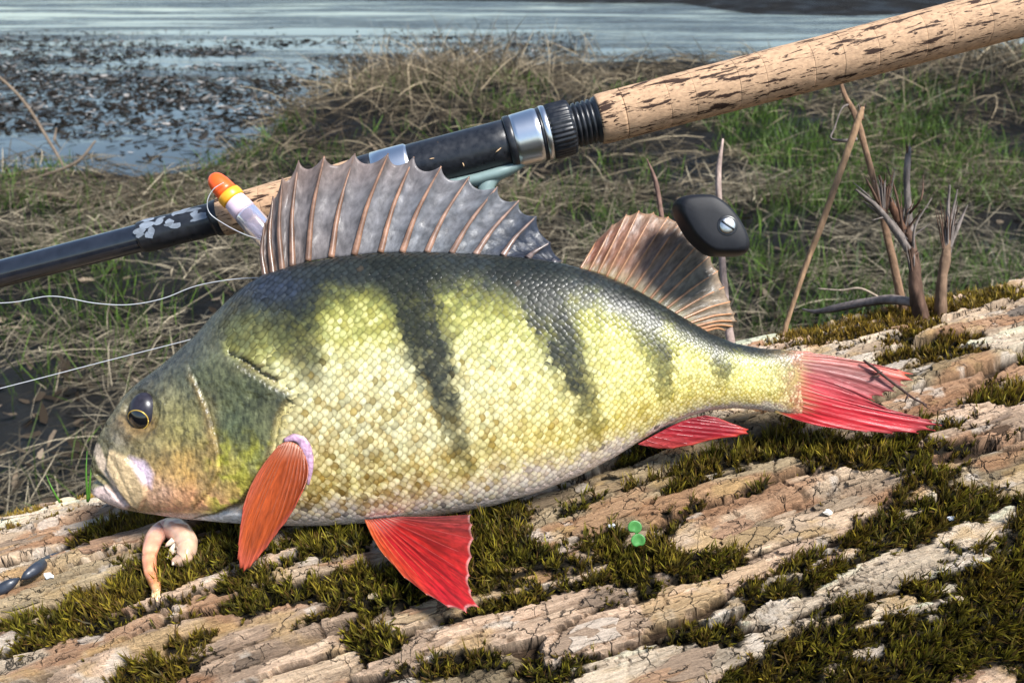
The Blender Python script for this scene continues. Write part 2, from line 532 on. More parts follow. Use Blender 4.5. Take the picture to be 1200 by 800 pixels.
hm = 0.0006 + 0.0050 * (fbm(su / 22, ss / 16, 3, 17) - 0.25) + 0.45 * hh + 0.0006 * fine
hh = hh * (1 - mm) + hm * mm
# local dents where the fish's belly presses
LV = logpt(UU, PP, hh)

# bark colour: tan, pinkish and grey plates, browner lower layers, pale lichen
cA = np.array([0.50, 0.42, 0.33]); cB = np.array([0.44, 0.355, 0.285]); cC = np.array([0.33, 0.285, 0.20]); cD = np.array([0.56, 0.51, 0.43])
t = r3[..., None]
bc = np.where(t < 0.35, cA, np.where(t < 0.55, cB, np.where(t < 0.72, cC, cD)))
bc = bc * (0.66 + 0.60 * crnd(cid2, 33))[..., None]
lay = sstep(0.25, 0.75, terr)[..., None]
bc = bc * (0.52 + 0.55 * lay)
rust = (sstep(0.55, 0.68, fbm(su / 40, ss / 15, 3, 41)) * 0.7)[..., None]
bc = bc * (1 - rust) + np.array([0.28, 0.155, 0.085]) * rust
lich = (sstep(0.64, 0.70, fbm(su / 16, ss / 7, 4, 43)) * 0.7)[..., None]
bc = bc * (1 - lich) + np.array([0.50, 0.49, 0.47]) * lich
ochre = (sstep(0.60, 0.72, fbm(su / 26, ss / 9, 4, 47)) * 0.6)[..., None]
bc = bc * (1 - ochre) + np.array([0.40, 0.30, 0.15]) * ochre
bed = (1 - sstep(0.0, 0.7, plate))[..., None]
bc = bc * (1 - bed) + np.array([0.045, 0.031, 0.02]) * bed
bc = bc * (1 - 0.75 * (crack * plate)[..., None]) + np.array([0.06, 0.04, 0.025]) * 0.75 * (crack * plate)[..., None]
mb = mm[..., None]
bc = bc * (1 - mb) + np.array([0.018, 0.015, 0.007]) * mb

bc = bc * np.where(mm[..., None] > 0.5, 0.6, 1.0) * np.array([1.26, 1.10, 0.94])
bc = np.minimum(bc, 0.72)
fallen_log = empty('fallen_log', LA0 - LR * LN, 'fallen tree trunk with flaking pale bark and green moss cushions', 'log')
quads = gridfaces(len(U), len(PH))
nu, nv = len(U), len(PH)
flat = lambda A: A.reshape(nu * nv, *A.shape[2:])
Vf = flat(LV); Cf = flat(bc); Lf = flat(np.stack([su, ss + 0.10 * su + 8 * w1, np.zeros_like(su)], -1)) / 10.0
qc = quads[:, 0]
isplate = (flat(plate)[quads].mean(1) > 0.45) & (flat(mm)[quads].mean(1) < 0.5) & flat(infr)[qc] & (flat(by)[qc] < 830)
pid = flat(cid)[qc]
ids, cnt = np.unique(pid[isplate], return_counts=True)
order = ids[np.argsort(-cnt)][:260]
order = [i for i in order if cnt[ids == i][0] > 120]
isplate &= np.isin(pid, order)
# keep only the largest connected piece of each plate; crumbs stay with the bark bed
fgrid = np.where(isplate, pid, -1).reshape(nu - 1, nv - 1)
seen = np.zeros(fgrid.shape, bool)
best = {}
for i in order:
    ii_, jj_ = np.where(fgrid == i)
    for a_, b_ in zip(ii_.tolist(), jj_.tolist()):
        if seen[a_, b_]: continue
        seen[a_, b_] = True; stack = [(a_, b_)]; comp = []
        while stack:
            p_, q_ = stack.pop(); comp.append(p_ * (nv - 1) + q_)
            for p2, q2 in ((p_ + 1, q_), (p_ - 1, q_), (p_, q_ + 1), (p_, q_ - 1)):
                if 0 <= p2 < nu - 1 and 0 <= q2 < nv - 1 and not seen[p2, q2] and fgrid[p2, q2] == i:
                    seen[p2, q2] = True; stack.append((p2, q2))
        if len(comp) > len(best.get(i, [])): best[i] = comp
isplate[:] = False
for i in list(best):
    if len(best[i]) > 120: isplate[np.array(best[i])] = True
    else: order.remove(i)


def sub(name, fmask, parent):
    q = quads[fmask]
    ui, inv = np.unique(q, return_inverse=True)
    return mk(name, Vf[ui], inv.reshape(-1, 4), M['bark'], parent, Cf[ui], vecs=Lf[ui], smooth=False)


bark = sub('bark', ~isplate, fallen_log)
for i in order:
    sub('bark_plate', isplate & (pid == i), bark)
# loose flakes of bark lifting from the plates, lying along the grain
def height_at(u_, p_):
    i_ = np.clip(np.searchsorted(U, u_), 0, nu - 1); j_ = np.clip(np.searchsorted(PH, p_), 0, nv - 1)
    return hh[i_, j_]


cnd = np.where(flat(infr) & (flat(mm) < 0.2) & (flat(plate) > 0.8) & (flat(by) < 800))[0]
made = 0
for ci in rng.choice(cnd, 1400, replace=False):
    if made >= 210: break
    u0 = float(flat(UU)[ci]); p0 = float(flat(PP)[ci])
    Lh = rng.uniform(0.004, 0.017); Wh = Lh * rng.uniform(0.16, 0.42)
    nn_ = 14
    an = np.linspace(0, 2 * math.pi, nn_, endpoint=False)
    rr = 0.7 + 0.5 * rng.random(nn_)
    du = np.sign(np.cos(an)) * np.abs(np.cos(an)) ** 0.6 * Lh * rr; ds = np.sin(an) * Wh * rr - 0.10 * du
    uu_ = u0 + du; pp_ = p0 + ds / LR
    hr = height_at(uu_, pp_)
    if hr.max() - hr.min() > 0.0045: continue
    hb_ = np.median(hr)
    tl_ = rng.normal(0, 0.0007); tl2 = rng.normal(0.0002, 0.0006)
    lift_ = np.clip(0.0009 + tl_ * du / Lh + tl2 * ds / Wh + 0.25 * (hr - hb_), 0.0002, 0.004)
    topv = logpt(uu_, pp_, hb_ + lift_ + 0.0005); botv = logpt(uu_, pp_, hb_ + lift_ - 0.0006)
    cen_t = logpt(np.array(u0), np.array(p0), np.array(hb_ + 0.0013))
    Vfl = np.concatenate([topv, botv, cen_t[None]])
    j = np.arange(nn_); j2 = (j + 1) % nn_
    cfl = Cf[ci] * rng.uniform(0.75, 1.1) * (1 + rng.normal(0, 0.012, 3))
    lfl = np.stack([uu_ * 100, (pp_ * LR) * 100 + 3, 0 * uu_ + made], 1)
    mk('bark_flake', Vfl, [np.stack([j, j2, nn_ + j2, nn_ + j], 1), np.stack([np.full(nn_, 2 * nn_), j2, j], 1)], M['bark'], bark, cfl, smooth=False, vecs=np.concatenate([lfl, lfl, [[u0 * 100, p0 * LR * 100 + 3, made]]]))
    made += 1
# cut ends of the log
for k, iu in ((0, 0), (1, nu - 1)):
    ring = LV[iu]
    cen = ring[:-1].mean(0)
    rr = np.linspace(1, 0.02, 14)
    Vr = cen + (ring[None, :-1] - cen) * rr[:, None, None] + LAX * (0.004 * (vn(np.arange(14)[:, None] * 1.7, np.arange(len(ring) - 1)[None] * 0.15, 5 + k) - 0.5))[..., None]
    cw = np.array([0.38, 0.27, 0.16]) * (0.8 + 0.4 * (np.arange(14) % 2))[:, None, None] * np.ones((14, len(ring) - 1, 1))
    mk('end_grain', Vr.reshape(-1, 3), gridfaces(14, len(ring) - 1, True), M['dry'], fallen_log, cw.reshape(-1, 3))


# moss shoots: a rosette of pointed leaves each
def blades(basep, dirs, length, width, bend, c0, c1, nseg=2, roll=None):
    """tapered bent ribbons; returns V, tris/quads, cols"""
    n = len(basep)
    dirs = dirs / (np.linalg.norm(dirs, axis=1)[:, None] + 1e-9)
    if roll is None:
        roll = rng.normal(size=(n, 3))
    side = np.cross(dirs, roll); side /= np.linalg.norm(side, axis=1)[:, None] + 1e-9
    Vs = []; Cs = []
    for k in range(nseg):
        t = k / nseg
        p = basep + dirs * (length * t)[:, None] + bend * (length * t * t)[:, None]
        w = width * (1 - 0.55 * t * t) * (0.7 + 0.6 * min(t * 3, 0.5))
        Vs += [p - side * w[:, None] * 0.5, p + side * w[:, None] * 0.5]
        cc = c0 + (c1 - c0) * t
        Cs += [cc, cc]
    Vs.append(basep + dirs * length[:, None] + bend * length[:, None]); Cs.append(c1)
    nvv = 2 * nseg + 1
    V = np.stack(Vs, 1).reshape(-1, 3); C = np.stack(Cs, 1).reshape(-1, 3)
    o = np.arange(n)[:, None] * nvv
    Q = [o + np.array([[2 * k, 2 * k + 1, 2 * k + 3, 2 * k + 2]]) for k in range(nseg - 1)]
    T = o + np.array([[2 * nseg - 2, 2 * nseg - 1, 2 * nseg]])
    return V, [x for x in ([np.concatenate(Q)] if Q else [])] + [T], C


fm = flat(mossv)
cand = np.where((fm > -4) & flat(front) & (flat(by) > 300) & (flat(by) < 850) & (flat(bx) > -80) & (flat(bx) < 1280))[0]
cand = cand[rng.random(len(cand)) < 0.20 * np.clip((fm[cand] + 5) / 8, 0.1, 1)]
far_c = np.where((fm > 0) & ~flat(infr) & (flat(np.abs(PP)) < 2.2))[0]
far_c = far_c[rng.random(len(far_c)) < 0.6][:6000]
sel = np.concatenate([cand, far_c])
nrm = (flat(np.cos(PP))[:, None] * LN + flat(np.sin(PP))[:, None] * LE)[sel]
bp_ = Vf[sel] + LAX * rng.normal(0, 0.0005, (len(sel), 1)) + LE * rng.normal(0, 0.0005, (len(sel), 1)) - nrm * 0.0005
tone = flat(mosst)[sel] + rng.normal(0, 0.14, len(sel)) + 1.3 * (fbm(bp_[:, 0] * 70, bp_[:, 1] * 70 + bp_[:, 2] * 70, 3, 77) - 0.45)
tone = np.clip(tone, 0, 1)
NL = 9
sh_len = (0.45 + 0.55 * sstep(-4, 14, fm[sel])) * (0.0036 + 0.0050 * rng.random(len(sel)) ** 1.3) * np.where(flat(mosst)[sel] > 0.6, 0.72, 1.0)
lean = rng.normal(0, 0.38, (len(sel), 3))
sdirv = nrm * 0.9 + np.array([0, 0, 0.35]) + lean
sdirv /= np.linalg.norm(sdirv, axis=1)[:, None]
idx = np.repeat(np.arange(len(sel)), NL)
kk = np.tile(np.arange(NL), len(sel))
rad = rng.normal(size=(len(idx), 3))
rad -= (rad * sdirv[idx]).sum(1)[:, None] * sdirv[idx]
rad /= np.linalg.norm(rad, axis=1)[:, None] + 1e-9
lb = bp_[idx] + sdirv[idx] * (sh_len[idx] * kk / NL * 0.75)[:, None]
ld = sdirv[idx] * 0.75 + rad * (0.85 - 0.06 * kk)[:, None]
ll = sh_len[idx] * (0.55 + 0.35 * rng.random(len(idx)))
tn = np.clip(tone[idx] + rng.normal(0, 0.1, len(idx)), 0, 1)[:, None]
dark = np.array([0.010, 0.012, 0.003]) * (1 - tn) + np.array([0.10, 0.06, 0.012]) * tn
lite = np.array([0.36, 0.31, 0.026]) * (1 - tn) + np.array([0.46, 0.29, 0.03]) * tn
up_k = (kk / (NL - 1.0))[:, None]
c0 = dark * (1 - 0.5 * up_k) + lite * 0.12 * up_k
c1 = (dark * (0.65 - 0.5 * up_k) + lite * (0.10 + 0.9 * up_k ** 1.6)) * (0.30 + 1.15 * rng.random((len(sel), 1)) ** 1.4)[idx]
brown = (rng.random(len(idx)) < 0.16)[:, None]
c1 = np.where(brown, np.array([0.14, 0.07, 0.02]), c1)
V, FQ, C = blades(lb, ld, ll, 0.0006 + 0.00035 * rng.random(len(idx)), -rad * 0.25 + sdirv[idx] * 0.3 + rng.normal(0, 0.18, (len(idx), 3)), c0, c1, 2)
mo = mk('moss', V, FQ, M['moss'], fallen_log, C, smooth=False)
tag(mo, kind='stuff')

# ------------------------------------------------------------------ the perch
FD = 0.42                         # depth of the fish's middle plane
PXM = FD / F                      # metres per photo pixel on that plane
PT = np.array([(108, 540), (110, 531), (113, 521), (119, 507), (130, 487), (147, 463), (165, 446), (190, 428), (212, 409), (232, 391), (250, 370), (270, 350), (290, 334),
               (310, 322), (350, 310), (400, 301), (450, 297), (500, 296), (560, 298), (620, 303), (660, 309), (700, 320), (740, 337), (770, 354),
               (800, 372), (830, 389), (860, 402), (890, 408), (920, 410), (950, 412), (962, 420)], float)
PB = np.array([(108, 562), (110, 572), (114, 579), (122, 587), (140, 595), (165, 600), (190, 603), (220, 607), (250, 610), (290, 613), (330, 615), (380, 615), (430, 612),
               (480, 608), (530, 601), (580, 591), (630, 576), (680, 556), (720, 535), (750, 516), (775, 501), (800, 490), (830, 481), (860, 478),
               (890, 480), (920, 485), (950, 489), (962, 484)], float)
PW = np.array([(108, 3), (112, 12), (120, 19), (135, 25), (160, 35), (200, 45), (250, 53), (300, 59), (350, 63), (420, 68), (500, 70), (600, 66), (700, 51), (800, 34),
               (860, 25), (900, 19), (925, 13), (945, 6), (962, 1.5)], float)


def curve(tab):
    xs = np.arange(tab[0, 0], tab[-1, 0] + 0.5, 0.5)
    ys = np.interp(xs, tab[:, 0], tab[:, 1])
    k = 21
    ker = np.hanning(k + 2)[1:-1]; ker /= ker.sum()
    sm = np.convolve(np.pad(ys, k // 2, mode='reflect', reflect_type='odd'), ker, 'valid')
    w = np.clip((xs - xs[0] - 2) / 12, 0, 1)
    ys = ys * (1 - w) + sm * w
    return lambda a: np.interp(a, xs, ys)


fT, fB, fW = curve(PT), curve(PB), curve(PW)


def section(a, phi):
    """fish-plane pixel coordinates of the smooth body: station a, angle phi (0 = back, pi = belly; >0 near side)"""
    T_, B_, W_ = fT(a), fB(a), fW(a)
    v = (1 - np.cos(phi)) / 2
    s = np.sin(phi)
    z = W_ * np.sign(s) * np.abs(s) ** 0.92 * (0.97 + 0.14 * (v - 0.5))
    return T_ + (B_ - T_) * v, z


def toworld(a, b, z):
    return P(a, b, FD) - (np.asarray(z) * PXM)[..., None] * FWD


def screen(a, b, z):
    k = 1.0 / (1.0 - np.abs(z) / F)
    return 600 + (a - 600) * k, 400 + (b - 400) * k


OPER = [(268, 415), (283, 424), (300, 436), (318, 449), (345, 462), (334, 474), (325, 490), (320, 520), (312, 543), (301, 562), (284, 588), (255, 602), (232, 606)]
PREO = [(222, 432), (230, 447), (241, 473), (250, 505), (256, 530), (258, 552), (248, 574), (232, 590)]


def pl_signed(x, y, pl):
    """unsigned distance and side (+ = in front of / left of the polyline walked downwards)"""
    d = np.full(x.shape, 1e9); sg = np.zeros(x.shape)
    for (ax, ay), (bx_, by_) in zip(pl[:-1], pl[1:]):
        vx, vy = bx_ - ax, by_ - ay
        t_ = np.clip(((x - ax) * vx + (y - ay) * vy) / (vx * vx + vy * vy), 0, 1)
        dd = np.hypot(x - ax - t_ * vx, y - ay - t_ * vy)
        cr = vx * (y - ay) - vy * (x - ax)
        sg = np.where(dd < d, np.sign(cr), sg); d = np.minimum(d, dd)
    return d, sg


def inpoly(x, y, poly):
    r = np.zeros(x.shape, bool)
    n = len(poly)
    for i in range(n):
        x1, y1 = poly[i]; x2, y2 = poly[(i + 1) % n]
        c = ((y1 > y) != (y2 > y)) & (x < (x2 - x1) * (y - y1) / (y2 - y1 + 1e-12) + x1)
        r ^= c
    return r


def softpoly(x, y, poly, w):
    d = seg_dist(x, y, list(poly) + [poly[0]])
    s_ = np.where(inpoly(x, y, poly), d, -d)
    return sstep(-w, w, s_)


MAXI = [(128, 527), (147, 535), (170, 560), (172, 580), (164, 597), (155, 594), (140, 574), (124, 548)]
LAVE = [(152, 535), (170, 540), (180, 554), (178, 572), (170, 566), (160, 550)]
LLIP = [(112, 570), (124, 569), (140, 580), (152, 592), (146, 598), (124, 590), (112, 580)]
EYE = (166, 483)


HEADPOLY = [(268, 290)] + OPER + [(90, 640), (90, 290)]


def oper_side(x, y):
    d, _ = pl_signed(x, y, OPER)
    return d, np.where(inpoly(x, y, HEADPOLY), 1.0, -1.0)


def relief(x, y):
    d, s_ = oper_side(x, y)
    o = np.where(s_ > 0, np.clip(1 - d / 70, 0, 1), 0) * 8.0 * sstep(0, 2.2, d) - 4.5 * np.exp(-(d / 4.0) ** 2) * (s_ <= 0)
    o *= sstep(405, 430, y)
    d2, s2 = pl_signed(x, y, PREO)
    o = o + np.where(s2 > 0, 2.4 * np.exp(-d2 / 12) * sstep(0, 1.5, d2), -2.4 * np.exp(-(d2 / 4) ** 2))
    o = o + 5.5 * softpoly(x, y, MAXI, 1.8) + 3.5 * softpoly(x, y, LLIP, 2.0)
    o = o - 6.0 * np.exp(-(seg_dist(x, y, [(114, 556), (124, 564), (140, 582), (157, 599)]) / 2.6) ** 2)
    o = o - 1.0 * np.exp(-(seg_dist(x, y, [(122, 520), (140, 552), (158, 590)]) / 2.5) ** 2)
    de = np.hypot(x - EYE[0], (y - EYE[1]) * 0.84)
    o = o - 3.0 * sstep(24, 17, de) + 1.8 * np.exp(-((de - 26) / 5) ** 2)
    o = o - 2.5 * np.exp(-(np.hypot(x - 143, y - 489) / 3) ** 2) - 2.0 * np.exp(-(np.hypot(x - 150, y - 477) / 2.2) ** 2)
    hd = sstep(360, 300, x)
    o = o + hd * (fbm(x / 9, y / 13, 3, 61) - 0.5) * 2.4 + hd * (fbm(x / 30, y / 30, 2, 62) - 0.5) * 4
    vf, ve, _ = voro(x / 5.2, y / 5.2, 63)
    o = o + hd * 0.55 * sstep(0.02, 0.4, ve) * sstep(425, 450, y) * sstep(600, 575, y) * sstep(180, 200, x)
    o = o - 5.0 * np.exp(-(seg_dist(x, y, [(284, 421), (304, 433), (322, 444)]) / 3.2) ** 2)
    o = o + 3.0 * np.exp(-(seg_dist(x, y, [(320, 455), (340, 461)]) / 5.5) ** 2)
    # bony grooves fanning over the cheek and gill cover
    o = o - 1.5 * np.exp(-(seg_dist(x, y, [(272, 452), (300, 468), (330, 463)]) / 3) ** 2) * hd
    o = o - 1.2 * np.exp(-(seg_dist(x, y, [(206, 470), (214, 510), (205, 545)]) / 4) ** 2)
    o = o - 2.0 * np.exp(-(seg_dist(x, y, [(185, 598), (235, 596), (280, 600)]) / 3) ** 2)
    return o


def lerp(a, b, t_):
    return a + (b - a) * t_


BARS = [([(322, 335), (345, 385), (365, 440)], [54, 36, 18], 0.95), ([(462, 300), (484, 350), (500, 400), (516, 450), (532, 500), (545, 540)], [48, 36, 32, 24, 15, 8], 1.0),
        ([(612, 305), (640, 360), (662, 410), (680, 455), (696, 500)], [42, 32, 28, 21, 9], 1.0), ([(735, 340), (762, 385), (773, 425), (778, 460)], [26, 19, 15, 7], 0.95),
        ([(812, 378), (840, 405), (850, 440)], [26, 17, 7], 0.9), ([(905, 408), (925, 425), (935, 460)], [14, 12, 10], 0.5)]


def barfield(x, y):
    out = np.zeros(x.shape)
    for pl, ws, amp in BARS:
        n = 24
        p = spline(pl, n); w = np.interp(np.linspace(0, 1, n), np.linspace(0, 1, len(ws)), ws)
        best = np.zeros(x.shape)
        for i in range(n):
            yy = (y - p[i, 1]) / 16.0
            best = np.maximum(best, sstep(1.35, 0.42, np.abs(x - p[i, 0]) / w[i]) * np.exp(-yy * yy) * (1 - 0.45 * (i / n) ** 2))
        out = np.maximum(out, np.clip(best, 0, 1) * amp)
    return out


def fishcol(x, y, a, b):
    """skin colour at near-side screen position (x, y), fish-plane (a, b)"""
    v = np.clip((b - fT(a)) / (fB(a) - fT(a)), 0, 1)
    nz = fbm(x / 14, y / 14, 3, 71) - 0.5
    n2 = fbm(x / 45, y / 40, 3, 72) - 0.5
    n3 = fbm(x / 5, y / 8, 3, 74) - 0.5
    vv = v + 0.12 * nz + 0.12 * n2 + 0.10 * n3
    vv = vv[..., None]
    stops = [(0.0, (0.022, 0.025, 0.023)), (0.07, (0.045, 0.05, 0.036)), (0.17, (0.20, 0.20, 0.05)), (0.28, (0.42, 0.40, 0.10)), (0.45, (0.60, 0.55, 0.23)),
             (0.62, (0.66, 0.58, 0.24)), (0.78, (0.60, 0.46, 0.11)), (0.87, (0.64, 0.50, 0.25)), (0.93, (0.66, 0.51, 0.40)), (1.0, (0.70, 0.56, 0.49))]
    xs = [s_[0] for s_ in stops]
    c = np.concatenate([np.interp(vv, xs, [s_[1][k] for s_ in stops]) for k in range(3)], -1)
    bk = (sstep(0.22, 0.06, v + 0.1 * nz) * 0.85)[..., None]
    c = lerp(c, np.array([0.020, 0.024, 0.023]), bk)
    # towards the tail: cleaner yellow
    tl = sstep(560, 760, x)[..., None]
    c = lerp(c, c * np.array([0.98, 0.97, 0.62]), tl * (vv > 0.15) * (vv < 0.9))
    # duller brownish scales low on the front flank
    br = (sstep(0.44, 0.56, fbm(x / 9, y / 8, 3, 73)) * sstep(0.35, 0.7, v) * sstep(0.96, 0.88, v) * (0.25 + 0.75 * sstep(620, 380, x)))[..., None]
    c = lerp(c, np.array([0.24, 0.15, 0.035]), 0.9 * br)
    fr = (sstep(640, 470, x) * sstep(0.30, 0.45, v + 0.1 * nz) * sstep(0.86, 0.7, v))[..., None]
    c = lerp(c, np.array([0.62, 0.56, 0.32]) * (0.7 + 0.6 * fbm(x / 7, y / 10, 3, 78))[..., None], 0.55 * fr)
    bar = np.clip(barfield(x + 16 * nz + 12 * n3, y + 10 * n2 + 20 * n3) * (1.1 + 0.6 * n2 + 0.9 * n3), 0, 1)[..., None]
    c = lerp(c, np.array([0.014, 0.017, 0.014]), 0.97 * bar)
    pk = sstep(885, 945, x + 18 * nz)[..., None]
    c = lerp(c, np.array([0.33, 0.24, 0.12]), 0.7 * pk)
    rd = (sstep(915, 955, x + 22 * n3 + 10 * (v - 0.4)))[..., None]
    c = lerp(c, np.array([0.42, 0.07, 0.05]), 0.9 * rd)
    # head
    d, s_ = oper_side(x, y)
    hb = np.interp(y, [300, 340, 370, 400, 418], [318, 296, 276, 262, 268])
    head = np.where(y < 416, sstep(8, -8, x - hb), sstep(-3, 2, d * s_)) * (x < 350)
    h = np.broadcast_to(np.array([0.15, 0.135, 0.07]), c.shape).copy()

    def blob(cx, cy, rx, ry, col, amt):
        nonlocal h
        w = (amt * np.exp(-(((x - cx) / rx) ** 2 + ((y - cy) / ry) ** 2)))[..., None]
        h = lerp(h, np.array(col), np.clip(w * (1 + 1.2 * nz[..., None]), 0, 1))
    blob(210, 400, 60, 45, (0.07, 0.075, 0.055), 0.9)
    blob(240, 440, 40, 30, (0.11, 0.125, 0.085), 0.7)
    blob(135, 500, 20, 34, (0.16, 0.125, 0.075), 0.7)
    blob(140, 515, 12, 12, (0.28, 0.25, 0.19), 0.6)
    blob(215, 505, 34, 36, (0.25, 0.215, 0.07), 0.8)
    blob(210, 556, 55, 30, (0.42, 0.24, 0.065), 0.9)
    blob(225, 586, 60, 17, (0.54, 0.26, 0.13), 0.95)
    blob(185, 575, 22, 18, (0.52, 0.32, 0.22), 0.7)
    blob(250, 520, 10, 50, (0.28, 0.17, 0.06), 0.7)
    blob(288, 462, 30, 34, (0.055, 0.075, 0.045), 0.95)
    blob(280, 500, 26, 26, (0.09, 0.12, 0.05), 0.85)
    blob(296, 530, 20, 22, (0.24, 0.25, 0.06), 0.8)
    blob(272, 545, 18, 22, (0.36, 0.30, 0.06), 0.8)
    blob(278, 575, 18, 14, (0.45, 0.30, 0.08), 0.8)
    blob(272, 486, 16, 14, (0.10, 0.17, 0.12), 0.6)
    blob(334, 462, 14, 7, (0.28, 0.30, 0.27), 0.9)
    blob(296, 433, 24, 7, (0.10, 0.06, 0.022), 0.9)
    blob(162, 500, 24, 16, (0.16, 0.09, 0.03), 0.8)
    d2, s2 = pl_signed(x, y, PREO)
    op = (sstep(-5, 12, d2 * -s2 + 26 * nz) * sstep(565, 495, y + 40 * nz) * sstep(405, 440, y + 20 * nz) * (x > 225))[..., None]
    h = lerp(h, np.array([0.055, 0.058, 0.026]) * (0.4 + 1.9 * fbm(x / 6, y / 8, 3, 79))[..., None], 0.78 * op)
    yg = (sstep(0.46, 0.60, fbm(x / 12, y / 9, 3, 80)) * sstep(495, 530, y) * sstep(232, 260, x))[..., None]
    h = lerp(h, np.array([0.34, 0.32, 0.04]), 0.75 * yg)
    pr_ = (np.exp(-((d2 - 3) / 4.0) ** 2) * (s2 > 0) * sstep(425, 450, y))[..., None]
    h = lerp(h, np.array([0.23, 0.15, 0.05]) * (0.5 + 0.9 * fbm(x / 5, y / 9, 2, 85))[..., None], 0.6 * pr_)
    dk = (sstep(0.30, 0.02, v + 0.12 * nz) * sstep(120, 175, x))[..., None]
    h = lerp(h, np.array([0.04, 0.04, 0.036]), 0.9 * dk)
    sp = sstep(0.50, 0.68, fbm(x / 3.2, y / 4.2, 3, 75))[..., None]
    h = h * (0.40 + 1.2 * fbm(x / 6, y / 8, 4, 82))[..., None]
    h = h * (1 - 0.5 * sp * sstep(600, 560, y)[..., None])
    mx = softpoly(x, y, MAXI, 3)[..., None]
    h = lerp(h, np.array([0.50, 0.36, 0.20]) * (0.85 + 0.4 * (fbm(x / 6, y / 6, 3, 76)[..., None])), 0.9 * mx)
    ul = sstep(7, 3, seg_dist(x, y, [(112, 524), (120, 545), (136, 572)]))[..., None]
    h = lerp(h, np.array([0.50, 0.38, 0.28]), 0.85 * ul)
    h = lerp(h, np.array([0.62, 0.46, 0.42]), 0.9 * softpoly(x, y, LLIP, 3)[..., None])
    h = lerp(h, np.array([0.60, 0.47, 0.56]), 0.85 * softpoly(x, y, LAVE, 4)[..., None])
    und = sstep(598, 606, y)[..., None]
    h = lerp(h, np.array([0.60, 0.50, 0.46]), 0.8 * und)
    gl = (np.exp(-(d / 4.0) ** 2) * (y > 425))[..., None]
    h = lerp(h, np.array([0.09, 0.075, 0.04]), 0.6 * gl)
    c = lerp(c, h, head[..., None])
    # pale breast skin just behind and under the gill cover, orange by the fin root
    slit = sstep(5, 1.5, seg_dist(x, y, [(284, 421), (304, 433), (322, 444)]))[..., None]
    c = lerp(c, np.array([0.10, 0.06, 0.022]), 0.85 * slit)
    ax_ = (np.exp(-(((x - 338) / 22) ** 2 + ((y - 492) / 18) ** 2)) * (s_ <= 0))[..., None]
    c = lerp(c, np.array([0.34, 0.27, 0.09]), 0.7 * ax_)
    wb = (np.exp(-(((x - 262) / 42) ** 2 + ((y - 606) / 9) ** 2)) * (s_ <= 0))[..., None]
    c = lerp(c, np.array([0.66, 0.64, 0.62]), np.clip(1.3 * wb, 0, 1))
    orr = np.exp(-(((x - 372) / 24) ** 2 + ((y - 548) / 34) ** 2))[..., None]
    c = lerp(c, np.array([0.52, 0.36, 0.08]), 0.6 * orr)
    sh_ = np.exp(-(((x - 290) / 38) ** 2 + ((y - 396) / 34) ** 2))[..., None]
    c = lerp(c, np.array([0.085, 0.09, 0.045]), 0.85 * np.clip(sh_ * (1 + nz[..., None]), 0, 1))
    nape = np.exp(-(((x - 318) / 40) ** 2 + ((y - 338) / 22) ** 2))[..., None]
    c = lerp(c, np.array([0.035, 0.045, 0.07]), 0.75 * nape)
    return c


perch = empty('perch', P(480, 612, FD), 'large perch with dark bars, yellow flank and red fins lying on mossy log', 'fish')
aa = np.concatenate([np.linspace(108, 124, 22)[:-1], np.arange(124, 352, 1.25), np.arange(352, 962.5, 2.4)])
NPH = 190
ph = np.linspace(-math.pi, math.pi, NPH, endpoint=False)
AA, HH = np.meshgrid(aa, ph, indexing='ij')
bb, zz = section(AA, HH)
sx, sy = screen(AA, bb, zz)
wgt = np.minimum(1, np.abs(np.sin(HH)) * 1.8)
zz = zz + np.sign(np.sin(HH)) * relief(sx, sy) * wgt * sstep(108, 118, AA)
# open lips: pull the gap between them back from the snout's edge
gap = np.exp(-((bb - 562 - 0.5 * (AA - 115)) / 4.5) ** 2) * sstep(142, 110, AA)
A2 = AA + 11 * gap
A2 = A2 - 4.0 * np.exp(-((bb - 575) / 6) ** 2) * sstep(130, 110, AA)
BVv = toworld(A2, bb, zz)
bcol = fishcol(sx, sy, AA, bb)
nA = len(aa)
Vb = np.concatenate([BVv.reshape(-1, 3), BVv[0].mean(0)[None], BVv[-1].mean(0)[None]])
Cb = np.concatenate([bcol.reshape(-1, 3), bcol[0].mean(0)[None], bcol[-1].mean(0)[None]])
j = np.arange(NPH); j2 = (j + 1) % NPH
caps = np.concatenate([np.stack([np.full(NPH, nA * NPH), j, j2], 1), np.stack([np.full(NPH, nA * NPH + 1), (nA - 1) * NPH + j2, (nA - 1) * NPH + j], 1)])
body = mk('body', Vb, [gridfaces(nA, NPH, True), caps], M['skin'], perch, Cb)

# overlapping scales, both flanks, as real little shells
tab = np.linspace(0.02, math.pi - 0.02, 240)


def arc_table(a):
    b_, z_ = section(np.full(tab.shape, a), tab)
    ds = np.hypot(np.diff(b_), np.diff(z_))
    return np.concatenate([[0], np.cumsum(ds)])


